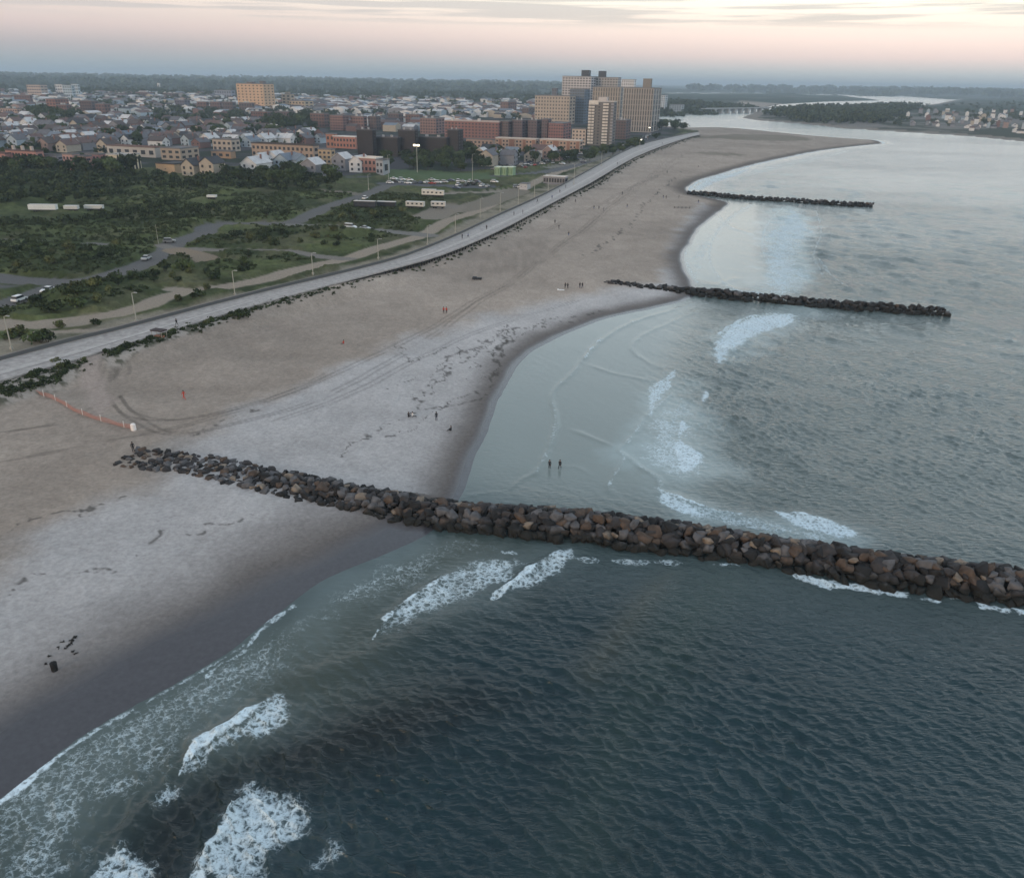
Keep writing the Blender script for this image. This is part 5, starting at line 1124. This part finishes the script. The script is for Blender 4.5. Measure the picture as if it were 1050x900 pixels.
# ------------------------------------------------------------------ lamps
pole_m = cm_('lamp_pole_paint', (.36, .345, .30)); lamp_h = MB().box(-.45, .45, -.16, .16, -.08, .08).mesh('lamp_head', [cm_('lamp_head', (.35, .35, .34))])
def lamp(px, py, z, hgt, label, group='lamp posts along the boardwalk', lit=None, arms=1):
    p = G(px, py, z); r_ = empty('lamp_post', (p.x, p.y, z), -COAST)
    b = MB(); b.tube([(0, 0, -1.0), (0, 0, hgt*.5), (0, 0, hgt)], [.17, .13, .09], 7); b.obj('pole', pole_m, r_); MB().box(-.28, .28, -.28, .28, 0, .5).obj('base', pole_m, r_)
    for s_ in ((1,) if arms == 1 else (-1, 1)):
        bk = MB().tube([(0, 0, hgt), (s_*.9, 0, hgt+.25)], .06, 6).obj('bracket', pole_m, r_); o = meshobj('lamp_head', lamp_h, None, bk); o.location = (s_*1.2, 0, hgt+.25)
        if lit:
            e_ = MB().tube([(s_*1.2, 0, hgt-.15), (s_*1.2, 0, hgt+.15)], [lit, lit*.8], 8).obj('lit_lens', mat('lit_lens', (1, .95, .8), emit=((1, .93, .75), 6)), r_)
    prop(r_, label, 'lamp post', group)
for i, (px, py, hg, lab) in enumerate([(12, 358, 7.5, 'lamp post nearest the camera, at the left edge beside the boardwalk'), (140, 329.5, 7.2, 'lamp post on the dune strip above the boardwalk ramp'), (241, 302.5, 6.8, 'lamp post beside the boardwalk bend before the field crossroads'),
        (321, 281, 6.5, 'lamp post standing left of the two where the sand track narrows'), (388, 265, 6.5, 'lamp post right where the sand track and boardwalk pinch together'), (438.5, 251, 7, 'lamp post at the start of the boardwalk piles'), (467, 239, 7.4, 'lamp post beside the sand yard left of the ramp'),
        (492.5, 222.5, 8, 'lamp post by the sand yard ramp'), (513, 216, 8, 'lamp post between the ramp and the storage container'), (531.5, 209, 9, 'lamp post seaward of the storage container'), (548, 203, 9, 'lamp post just left of the beach pavilion'), (562, 198, 9, 'lamp post before the beach pavilion')]):
    lamp(px, py, 3.0, hg, lab)
lamp(588.5, 189, 4.8, 11, 'tall double armed lamp post right of the beach pavilion', None, None, 2); lamp(616.5, 170.5, 4.8, 10, 'lamp post on the boardwalk bend past the pavilion')
lamp(664, 143, 3, 12, 'lit lamp before the broad slab tower', None, .9); lamp(655.5, 154, 3, 9, 'lit lamp beside the far boardwalk', None, .55)
lamp(484.5, 187, 3, 16, 'tall pole at the right end of the sports field', 'field poles'); lamp(398.5, 184, 3, 14, 'tall pole at the left end of the sports field', 'field poles'); lamp(378, 194.5, 3, 8, 'thin pole beside the diagonal road', 'field poles')
p = GL(428, 178.5); fl = empty('floodlight_mast', (p.x, p.y, 2.4), -COAST); prop(fl, 'floodlight mast with two bright lit lamps before the brown housing', 'floodlight')
hh = (178.5-157)/1.25; MB().tube([(0, 0, -1), (0, 0, 17.5)], [.3, .16], 8).obj('pole', pole_m, fl); MB().box(-2.6, 2.6, -.12, .12, 17.2, 17.45).obj('crossbar', pole_m, fl)
fm_ = mat('floodlight_lens', (1, .9, .7), emit=((1, .90, .62), 3))
for s_ in (-1, 1): MB().box(s_*1.25-.9, s_*1.25+.9, -.5, -.14, 17.5, 18.5).obj('lit_lamp', fm_, fl)
ht = empty('flagpole', (*GL(162.5, 250)[:2], 2.5)); MB().tube([(0, 0, -.5), (0, 0, 7)], [.09, .05], 6).obj('pole', pole_m, ht); prop(ht, 'thin bare pole rising from the undergrowth left of the crossroads', 'pole')

# ------------------------------------------------------------------ vehicles
tyre = cm_('tyre_rubber', (.02, .02, .02)); cglass = cm_('car_glass', (.02, .025, .03), rough=.15)
def car_parts(kind):
    b = MB(); Lh = 2.25 if kind != 'van' else 2.6; wd = .9
    prof = [(-Lh, .35), (-Lh, .8), (-Lh*.92, .95), (-Lh*.5, 1.0), (Lh*.48, 1.0), (Lh*.95, .78), (Lh, .6), (Lh, .35)] if kind != 'van' else [(-Lh, .35), (-Lh, 1.1), (-Lh*.97, 1.2), (Lh*.5, 1.2), (Lh*.95, .95), (Lh, .7), (Lh, .35)]
    n = len(prof); V_ = [(x, -wd, z) for x, z in prof]+[(x, wd, z) for x, z in prof]
    b.add(V_, [tuple(range(n))[::-1], tuple(range(n, 2*n))]+[(i, (i+1) % n, n+(i+1) % n, n+i) for i in range(n)])
    g = MB(); rf = MB()
    if kind == 'van': a0, a1, z0, z1, t0, t1 = -Lh*.96, Lh*.55, 1.2, 1.95, -Lh*.92, Lh*.35
    elif kind == 'suv': a0, a1, z0, z1, t0, t1 = -Lh*.88, Lh*.48, 1.0, 1.62, -Lh*.8, Lh*.22
    else: a0, a1, z0, z1, t0, t1 = -Lh*.68, Lh*.48, 1.0, 1.42, -Lh*.38, Lh*.12
    g.add([(a0, -.84, z0), (a1, -.84, z0), (a1, .84, z0), (a0, .84, z0), (t0, -.7, z1), (t1, -.7, z1), (t1, .7, z1), (t0, .7, z1)], [(0, 3, 2, 1), (4, 5, 6, 7), (0, 1, 5, 4), (1, 2, 6, 5), (2, 3, 7, 6), (3, 0, 4, 7)])
    rf.box(t0-.03, t1+.03, -.73, .73, z1+.003, z1+.07)
    wh = MB().tube([(0, -.11, 0), (0, .11, 0)], .34, 12).mesh('wheel', [tyre])
    return b, g, rf, wh, Lh
CARC = {'white': (.72, .72, .72), 'silver': (.42, .43, .44), 'black': (.02, .02, .022), 'dark blue': (.03, .05, .11), 'red': (.32, .03, .025), 'grey': (.16, .165, .17)}
_cars = {}; CAR_MARKS = [(398, 184, 'the left field pole'), (428, 185, 'the floodlight'), (455, 187, 'the field middle'), (484, 187, 'the right field pole'), (505, 191, 'the lot end'), (516, 176, 'the green containers'), (530, 165, 'the left peach row'), (552, 165, 'the peach row gap'), (575, 160, 'the right peach row'), (597, 160, 'the striped tower foot'), (640, 146, 'the slab tower left corner'), (660, 140, 'the upper lit lamp')]
def car(px, py, colr, kind, head, label, group='cars parked in town', z=None):
    k_ = (colr, kind)
    if k_ not in _cars:
        b, g, rf, wh, Lh = car_parts(kind); pm_ = cm_('car_paint', CARC[colr], rough=.3, spec=.5)
        _cars[k_] = (b.mesh('body', [pm_]), g.mesh('glasshouse', [cglass]), rf.mesh('roof_panel', [pm_]), wh, Lh)
    bo, gl, ro_, wh, Lh = _cars[k_]; p = GL(px, py); r_ = empty('parked_car' if kind != 'van' else 'parked_van', (p.x, p.y, gz(p.x, p.y)+.12), head)
    meshobj('body', bo, None, r_); meshobj('windows', gl, None, r_); meshobj('roof', ro_, None, r_)
    for sx in (-.62, .6):
        for sy in (-.84, .84): o = meshobj('wheel', wh, None, r_); o.location = (sx*Lh, sy, .34)
    prop(r_, label, 'car' if kind != 'van' else 'van', group)
    if label.endswith('*'): r_['label'] = label[:-1]; later(r_, label[:-1], CAR_MARKS)
def headpx(x0, y0, x1, y1):
    a_, b_ = G(x0, y0, 2.6), G(x1, y1, 2.6); return math.atan2(b_.y-a_.y, b_.x-a_.x)
hd = headpx(0, 312, 55, 294)
car(20.5, 309, 'white', 'suv', hd, 'white car parked on the short asphalt strip at the left edge', 'cars parked in the field'); car(49.5, 299.5, 'white', 'sedan', hd+math.pi, 'white car at the upper end of the short asphalt strip', 'cars parked in the field')
hd = headpx(330, 232, 440, 241)
car(359.5, 234.5, 'white', 'van', hd, 'white van parked on the cross track, left of a white car', 'cars parked in the field'); car(374.5, 235.5, 'silver', 'sedan', hd, 'pale car parked right behind the white van on the cross track', 'cars parked in the field')
car(150.5, 266.5, 'silver', 'sedan', headpx(150, 270, 179, 257), 'silver car stopped on the bending grey road', 'cars parked in the field'); car(174, 249, 'grey', 'suv', .3, 'grey car at the field crossroads', 'cars parked in the field'); car(374.5, 204.5, 'white', 'suv', headpx(341, 211, 377, 199), 'white car driving on the diagonal road beside the trailers', 'cars parked in the field')
car(535, 193.2, 'white', 'van', .2, 'white van parked before the grey storage container', None); car(529, 192.5, 'silver', 'suv', .5, 'silver car left of the white van by the container', None)
r = random.Random(12)
names = list(CARC)
lot = [(400+i*6.3+r.uniform(-1, 1), 188+r.uniform(-1, 1.2)) for i in range(16)]+[(404, 185.5), (412, 185), (420, 186.2), (443, 185.5), (470, 190.6), (478, 191), (486, 190), (494, 191.5), (500, 192), (507, 190.4), (468, 194)]
for i, (x, y) in enumerate(lot):
    c_ = r.choices(names, (5, 3, 3, 2, 1.5, 2))[0]; kd = r.choice(('sedan', 'suv', 'sedan')); car(x, y, c_, kd, -COAST+r.choice((0, math.pi/2))+r.gauss(0, .1), f'{c_} {kd} in the field lot*', 'cars in the sports field lot')
for i in range(46):
    x = r.uniform(505, 600); y = 174.5-(x-505)*.10+r.uniform(-7, 3); c_ = r.choices(names, (5, 4, 2, 2, 1, 2))[0]; p = GL(x, y)
    if free(p.x, p.y): car(x, y, c_, r.choice(('sedan', 'suv')), -COAST+r.choice((0, math.pi/2)), f'{c_} car parked*', 'cars by the peach rows')
for i in range(34):
    x = r.uniform(635, 672); y = 151-(x-635)*.30+r.uniform(-3.5, .5); c_ = r.choices(names, (5, 4, 2, 2, 1, 2))[0]; p = GL(x, y)
    if free(p.x, p.y): car(x, y, c_, r.choice(('sedan', 'suv')), -COAST+math.pi/2, f'{c_} car parked*', 'cars by the slab tower')
def trailer(px, py, ln, colr, label, hgt=2.9, hd_=0.0, name='box_trailer'):
    p = GL(px, py); r_ = empty(name, (p.x, p.y, gz(p.x, p.y)), hd_); h2_ = ln/2
    b = MB(); b.box(-h2_, h2_, -1.25, 1.25, 1.0, hgt+.4); b.obj('body', cm_('trailer_paint', colr, noise=.08, nscale=.4), r_)
    MB().box(-h2_-.05, h2_+.05, -1.3, 1.3, hgt+.4, hgt+.55).obj('roof', cm_('trailer_roof', (.60, .58, .55)), r_); MB().box(-h2_+.3, h2_-.3, -.9, .9, .6, .98).obj('chassis', tyre, r_)
    for x in (-h2_*.6, -h2_*.6+1.1, h2_*.6):
        for sy in (-1.0, 1.0): o = MB().tube([(x, sy-.12, .45), (x, sy+.12, .45)], .45, 12).obj('wheel', tyre, r_)
    for x in (np.arange(-h2_+1.2, h2_-1, 2.2) if 'white trailer' not in label else ()): MB().box(x-.5, x+.5, -1.29, -1.252, 1.9, 2.6).obj('window', glass, r_)
    prop(r_, label, 'trailer', 'trailers and buses in the field')
trailer(374.5, 213.5, 10.5, (.035, .035, .04), 'dark bus with a white front and pale roof, first in the field row', hd_=-.12); trailer(396.5, 212.5, 9, (.03, .03, .034), 'dark flat roofed trailer right of the first bus', 2.2, -.12)
trailer(426, 213.5, 9, (.50, .48, .44), 'cream trailer with a dark open end in the field row', 2.6, -.2); trailer(449.5, 213.5, 7, (.52, .49, .45), 'small cream trailer at the right end of the field row', 2.6, -.1)
trailer(440, 201.5, 7.5, (.62, .58, .52), 'cream site cabin behind the row, left half of a pair', 3.2, -.08, 'site_cabin'); trailer(450.5, 202, 5, (.62, .58, .52), 'cream site cabin behind the row, right half of a pair', 2.8, -.08, 'site_cabin')
trailer(45, 217, 12, (.62, .63, .62), 'long white trailer with a rounded roof half sunk in the thicket', 2.6, .05); trailer(74, 216.5, 6, (.5, .5, .48), 'small white trailer in the thicket, right of the long one', 1.9, .05); trailer(97, 216, 8, (.5, .5, .48), 'low white trailer at the thicket edge, farthest right of three', 1.9, .05)
trailer(217.5, 203.3, 4.5, (.6, .6, .58), 'small white trailer alone in the green clearing', 1.4, 0)

# ------------------------------------------------------------------ people
def human(pose):
    """joints -> one continuous skin"""
    J = {'pel': (0, 0, .95), 'che': (0, .0, 1.32), 'nec': (0, .01, 1.50), 'hea': (0, .03, 1.62), 'top': (0, .02, 1.74)}
    if pose == 'sit': zo = -.72
    else: zo = 0
    for s_, n_ in ((-1, 'l'), (1, 'r')):
        st = {'stand': 0, 'walk': .22*s_, 'sit': 0}[pose]
        if pose == 'sit': leg = [(s_*.1, .0, .90), (s_*.16, .38, 1.02), (s_*.16, .62, .76), (s_*.16, .76, .78)]
        else: leg = [(s_*.10, 0, .90), (s_*.11, st+.03, .50), (s_*.12, st*1.9-.02, .08), (s_*.13, st*1.9+.16, .04)]
        arm = [(s_*.19, 0, 1.43), (s_*.24, -.03-st*.6, 1.16), (s_*.25, .06-st*1.1, .92), (s_*.25, .09-st*1.3, .82)]
        if pose == 'sit': arm = [(s_*.19, 0, 1.43), (s_*.22, .14, 1.18), (s_*.17, .36, 1.10), (s_*.15, .44, 1.08)]
        for i, q in enumerate(leg): J[f'L{n_}{i}'] = q
        for i, q in enumerate(arm): J[f'A{n_}{i}'] = q
    E = [('pel', 'che'), ('che', 'nec'), ('nec', 'hea'), ('hea', 'top')]
    for n_ in 'lr': E += [('pel', f'L{n_}0'), (f'L{n_}0', f'L{n_}1'), (f'L{n_}1', f'L{n_}2'), (f'L{n_}2', f'L{n_}3'), ('che', f'A{n_}0'), (f'A{n_}0', f'A{n_}1'), (f'A{n_}1', f'A{n_}2'), (f'A{n_}2', f'A{n_}3')]
    Rr = {'pel': .135, 'che': .145, 'nec': .06, 'hea': .10, 'top': .07}
    for n_ in 'lr':
        for i, q in enumerate((.10, .065, .045, .04)): Rr[f'L{n_}{i}'] = q
        for i, q in enumerate((.062, .045, .035, .04)): Rr[f'A{n_}{i}'] = q
    ks = list(J); me = bpy.data.meshes.new('h'); me.from_pydata([(J[k_][0], J[k_][1], J[k_][2]+zo) for k_ in ks], [(ks.index(a_), ks.index(b_)) for a_, b_ in E], [])
    o = bpy.data.objects.new('h', me); COL.objects.link(o)
    md = o.modifiers.new('s', 'SKIN'); 
    for i, k_ in enumerate(ks): me.skin_vertices[0].data[i].radius = (Rr[k_], Rr[k_]*(.8 if k_ in ('pel', 'che') else 1)); me.skin_vertices[0].data[i].use_root = k_ == 'pel'
    o.modifiers.new('u', 'SUBSURF').levels = 1; o.modifiers['u'].render_levels = 1
    dg = bpy.context.evaluated_depsgraph_get(); m2 = bpy.data.meshes.new_from_object(o.evaluated_get(dg)); bpy.data.objects.remove(o); return m2, zo
_hum = {p_: human(p_) for p_ in ('stand', 'walk', 'sit')}
skin = cm_('skin', (.30, .18, .13)); hair_m = cm_('hair', (.025, .018, .015))
def hair_part(zo):
    bm = bmesh.new(); bmesh.ops.create_uvsphere(bm, u_segments=10, v_segments=8, radius=.122); bmesh.ops.delete(bm, geom=[v for v in bm.verts if v.co.z < -.03 and v.co.y > -.02], context='VERTS')
    for v in bm.verts: v.co += Vector((0, .01, 1.665+zo))
    me = bpy.data.meshes.new('hair'); bm.to_mesh(me); bm.free(); me.materials.append(hair_m); return me
_hair = {p_: hair_part(_hum[p_][1]) for p_ in _hum}; _pm = {}
CL = {'black': (.015, .015, .017), 'white': (.7, .68, .66), 'red': (.45, .05, .03), 'blue': (.05, .09, .22), 'grey': (.18, .18, .19), 'skin': (.30, .18, .13), 'navy': (.02, .025, .05)}
def person(px, py, pose, top, low, label, z=None, head=0.0, group=None, dz=0.0):
    k_ = (pose, top, low)
    if k_ not in _pm:
        me = _hum[pose][0].copy(); me.name = 'person'; zo = _hum[pose][1]; me.materials.clear()
        for m_ in (skin, cm_('top_'+top, CL[top]), cm_('trousers_'+low, CL[low])): me.materials.append(m_)
        for p_ in me.polygons:
            c_ = p_.center; zz = c_.z-zo; p_.use_smooth = True
            sitleg = pose == 'sit' and c_.y > .12 and zz < 1.07 
            p_.material_index = 2 if (zz < .98 and zz > .12 and abs(c_.x) < .19) or sitleg else 1 if (zz < 1.49 and zz > .95) else 0
        _pm[k_] = me
    p = GL(px, py) if z is None else G(px, py, z); zz = p.z+dz if z is None else z+dz
    o = bpy.data.objects.new('person', _pm[k_]); COL.objects.link(o); o.location = (p.x, p.y, zz); o.rotation_euler = (0, 0, head); o.scale = (1.08,)*3
    meshobj('hair', _hair[pose], None, o)
    prop(o, label, 'person', group)
    if label.startswith('tiny'): later(o, label, [(569, 229, 'the pavilion bend'), (612, 214, 'the middle of the far beach'), (641, 205, 'the track crossing'), (690, 203, 'the third jetty tip'), (700, 175, 'the foam cove')])
person(563.5, 480, 'stand', 'black', 'black', 'person in black wading in shallow surf, left of a pair', 0, 2.6, dz=-.28); person(574, 480, 'walk', 'black', 'black', 'person in black wading in shallow surf, right of a pair', 0, 2.8, dz=-.28)
person(423, 427.5, 'sit', 'white', 'black', 'person in a white top sitting on the sand', head=-1.2); person(419, 428, 'sit', 'black', 'black', 'person in black sitting beside the one in a white top', head=-.3)
person(447.5, 431.5, 'stand', 'black', 'navy', 'lone person in dark clothes standing on the sand below the sitting pair', head=.4); person(462.5, 442, 'sit', 'black', 'black', 'person in black crouching on the damp sand near the water', head=1.2)
person(455, 321.5, 'stand', 'red', 'black', 'person in a red top on the open upper beach, left of two', head=.3); person(457.8, 321.7, 'stand', 'red', 'black', 'person in a red top on the open upper beach, right of two', head=-.4)
person(579.5, 296, 'stand', 'black', 'black', 'person in black by the white towel, left one', head=.3); person(582, 296.2, 'stand', 'black', 'black', 'person in black by the white towel, right one', head=-.3)
person(594.5, 295.6, 'stand', 'black', 'navy', 'left person of the dark pair nearest the second jetty', head=.3); person(597, 295.8, 'walk', 'black', 'navy', 'right person of the dark pair nearest the second jetty', head=-.3)
person(137, 463.5, 'stand', 'black', 'black', 'person in black standing beside the landward tip of the nearest jetty', head=.5)
person(189, 409.5, 'walk', 'red', 'red', 'person in red walking alone on the upper beach above the jetty', head=1.2); person(352.5, 353, 'sit', 'red', 'grey', 'person in red sitting alone in the middle of the beach', head=1.2)
for i, (x, y) in enumerate([(569, 229.5), (590, 208), (609, 214.5), (614, 215), (619, 217), (643, 213), (638, 200), (674, 200), (680, 203.5), (683, 204), (696, 203.5), (716, 208.5), (684, 178), (716, 172), (583, 242), (573, 235)]):
    person(x, y, ('stand', 'walk')[i % 2], 'black', ('black', 'navy', 'blue')[i % 3], 'tiny dark far beach figure', head=i*1.1, group='figures on the far beach')
for i, (x, y, t_) in enumerate([(181.5, 334.5, 'black'), (474, 245, 'black'), (480, 244, 'blue'), (499, 235.5, 'black'), (527, 221, 'grey'), (536, 219.5, 'black'), (551, 208, 'black'), (566, 204, 'blue'), (574, 198, 'black'), (580, 193, 'black'), (633, 169, 'black'), (679, 148, 'black')]):
    person(x, y, ('walk', 'stand')[i % 2], t_, 'black', ['lone walker in black on the boardwalk nearest the camera', 'walker in black on the boardwalk bend, left of one in blue', 'walker in blue on the boardwalk bend', 'walker in black on the boardwalk below the sand yard', 'walker in grey on the boardwalk past the ramp', 'walker in black beside one in grey on the boardwalk', 'walker in black on the boardwalk left of the pavilion', 'walker in blue on the boardwalk before the pavilion', 'walker in black on the boardwalk before the pavilion', 'walker in black on the boardwalk right of the pavilion', 'distant walker in black on the boardwalk beyond the lamp', 'farthest dark walker on the boardwalk near the slab tower'][i], DECK+.02, i*.9, 'walkers on the boardwalk')

# ------------------------------------------------------------------ small things on the sand
tw = GL(575, 297.5); b = MB()
for i in range(8):
    for j in range(4): pass
b.box(-1.1, 1.1, -.5, .5, .02, .10); b.box(-1.1, -.6, -.5, .5, .10, .28); o = b.obj('beach_towel', cm_('towel_white', (.75, .73, .7))); o.location = tw; prop(o, 'white towel spread on the sand beside the dark pair near the second jetty', 'towel')
p = GL(137.2, 441); bo = MB(); bo.tube([(0, 0, -.2), (0, 0, .15), (0, 0, 1.1), (0, 0, 1.25)], [.42, .46, .44, .30], 14); o = bo.obj('fence_barrel', cm_('white_plastic', (.80, .74, .70))); o.location = p; prop(o, 'white barrel standing at the seaward end of the orange sand fence', 'barrel')
# orange sand fence
FP = [GL(x, y) for x, y in smooth([(30, 402), (45, 406), (60, 412), (75, 421), (92, 428), (112, 434), (135, 440)], 5)]
fr_ = empty('sand_fence', FP[0]); prop(fr_, 'long sagging orange net fence on the sand from dune to barrel', 'fence')
net = cm_('orange_net', (.40, .19, .15)); b = MB(); n = len(FP)
for lv in range(6):
    z = .08+lv*.17; b.tube([(q.x-FP[0].x, q.y-FP[0].y, q.z-FP[0].z+z*(.8+.2*math.sin(i*1.1))) for i, q in enumerate(FP)], .03, 4)
for i in range(n-1):
    for k_ in range(3):
        f = k_/3; q = FP[i].lerp(FP[i+1], f)-FP[0]; b.tube([q+Vector((0, 0, .04)), q+Vector((0, 0, .95))], .02, 4)
b.obj('net', net, fr_)
for i, x in enumerate((0, 5, 9, 13, 18, 23, 28)):
    q = FP[min(x, n-1)]-FP[0]; MB().tube([q+Vector((0, 0, -.3)), q+Vector((0, 0, 1.25))], .07, 6).obj('post', cm_('fence_post', (.62, .58, .54)), fr_)
# dark litter bin, driftwood and clumps of seaweed near the near waterline
p = G(56.8, 689, .4); b = MB(); b.tube([(0, 0, -.1), (0, 0, .9), (0, 0, 1.0)], [.32, .36, .37], 12); b.tube([(0, 0, 1.0), (0, 0, 1.12)], [.34, .1], 12); o = b.obj('drum', cm_('black_plastic', (.012, .012, .012))); o.location = (p.x, p.y, gz(p.x, p.y)); prop(o, 'black drum standing on the wet sand near the lower left', 'drum')
r = random.Random(8)
for i, (x, y) in enumerate([(77, 651.5), (76.5, 653), (74, 655), (73, 656), (73.5, 658), (71, 660), (69.5, 661), (66, 663), (75, 666), (76.5, 668), (64, 657), (46, 679), (50, 671), (60, 663)]):
    p = G(x, y, 1.0); b = MB()
    for k_ in range(5):
        an = r.uniform(0, 6.28); q = Vector((r.uniform(-.15, .15), r.uniform(-.15, .15), .04)); b.tube([q, q+Vector((math.cos(an)*.18, math.sin(an)*.18, .07)), q+Vector((math.cos(an)*.36, math.sin(an)*.36, .01))], [.07, .06, .02], 5)
    o = b.obj('seaweed_clump', cm_('dark_weed', (.015, .014, .012))); o.location = (p.x, p.y, gz(p.x, p.y)); o.scale = (.75,)*3
    prop(o, None, 'seaweed', 'seaweed clumps at lower left'); later(o, 'small black seaweed clump', [(57, 688, 'the black drum'), (73, 655, 'the densest weed patch')])
p = GL(489.5, 286.5); b = MB(); b.box(-1.6, 1.4, -.7, .7, .15, .55); b.box(-1.5, -.2, -.6, .6, .55, .85); b.tube([(-.9, -.75, .25), (-.9, .75, .25)], .26, 10); b.tube([(.9, -.75, .25), (.9, .75, .25)], .26, 10); o = b.obj('beach_cart', cm_('cart_black', (.03, .03, .033))); o.location = p; prop(o, 'low dark cart parked on the upper beach under the boardwalk bend', 'cart')
for i, (x, y, lab) in enumerate([(701, 214, 'dark bench frame on the far beach near the third jetty')]):
    p = GL(x, y); b = MB()
    for k_ in range(5): b.box(k_*2.0-5, k_*2.0-4.8, -.1, .1, 0, 1.1)
    b.box(-5.1, 3.3, -.08, .08, .55, .7); o = b.obj('beach_barrier', cm_('dark_timber', (.035, .032, .03))); o.location = p; prop(o, 'short dark post barrier on the far beach near the third jetty', 'barrier')
kiosk = G(163.5, 344.5, DECK); r_ = empty('beach_sign', (kiosk.x, kiosk.y, 3.4), -COAST); prop(r_, 'orange stand under a dark canopy at the boardwalk edge', 'stand')
MB().box(-1.1, 1.1, -.5, .5, .0, 1.5).obj('counter', cm_('orange_wood', (.40, .17, .10)), r_); MB().box(-1.6, 1.6, -1.0, 1.0, 2.7, 2.95).obj('canopy', cm_('dark_canvas', (.05, .035, .035)), r_)
for sx in (-1.4, 1.4):
    for sy in (-.8, .8): MB().tube([(sx, sy, 0), (sx, sy, 2.7)], .06, 6).obj('post', pole_m, r_)
# ------------------------------------------------------------------ the air
hz = bpy.data.materials.new('haze'); hz.use_nodes = True; t = hz.node_tree; t.nodes.clear(); o_ = t.nodes.new('ShaderNodeOutputMaterial'); v_ = t.nodes.new('ShaderNodeVolumePrincipled')
v_.inputs['Color'].default_value = (.64, .80, .94, 1); v_.inputs['Density'].default_value = 1.25e-4; v_.inputs['Anisotropy'].default_value = 0; t.links.new(v_.outputs[0], o_.inputs['Volume'])
b = MB().box(-46000, 46000, -4000, 44000, -5, 125).obj('haze', hz); prop(b, 'thin bluish air over the whole coast', 'haze', kind='stuff')
write_labels()
print('windows', nwin, 'houses', nh, 'trees', tc_, 'objects', len(bpy.data.objects))
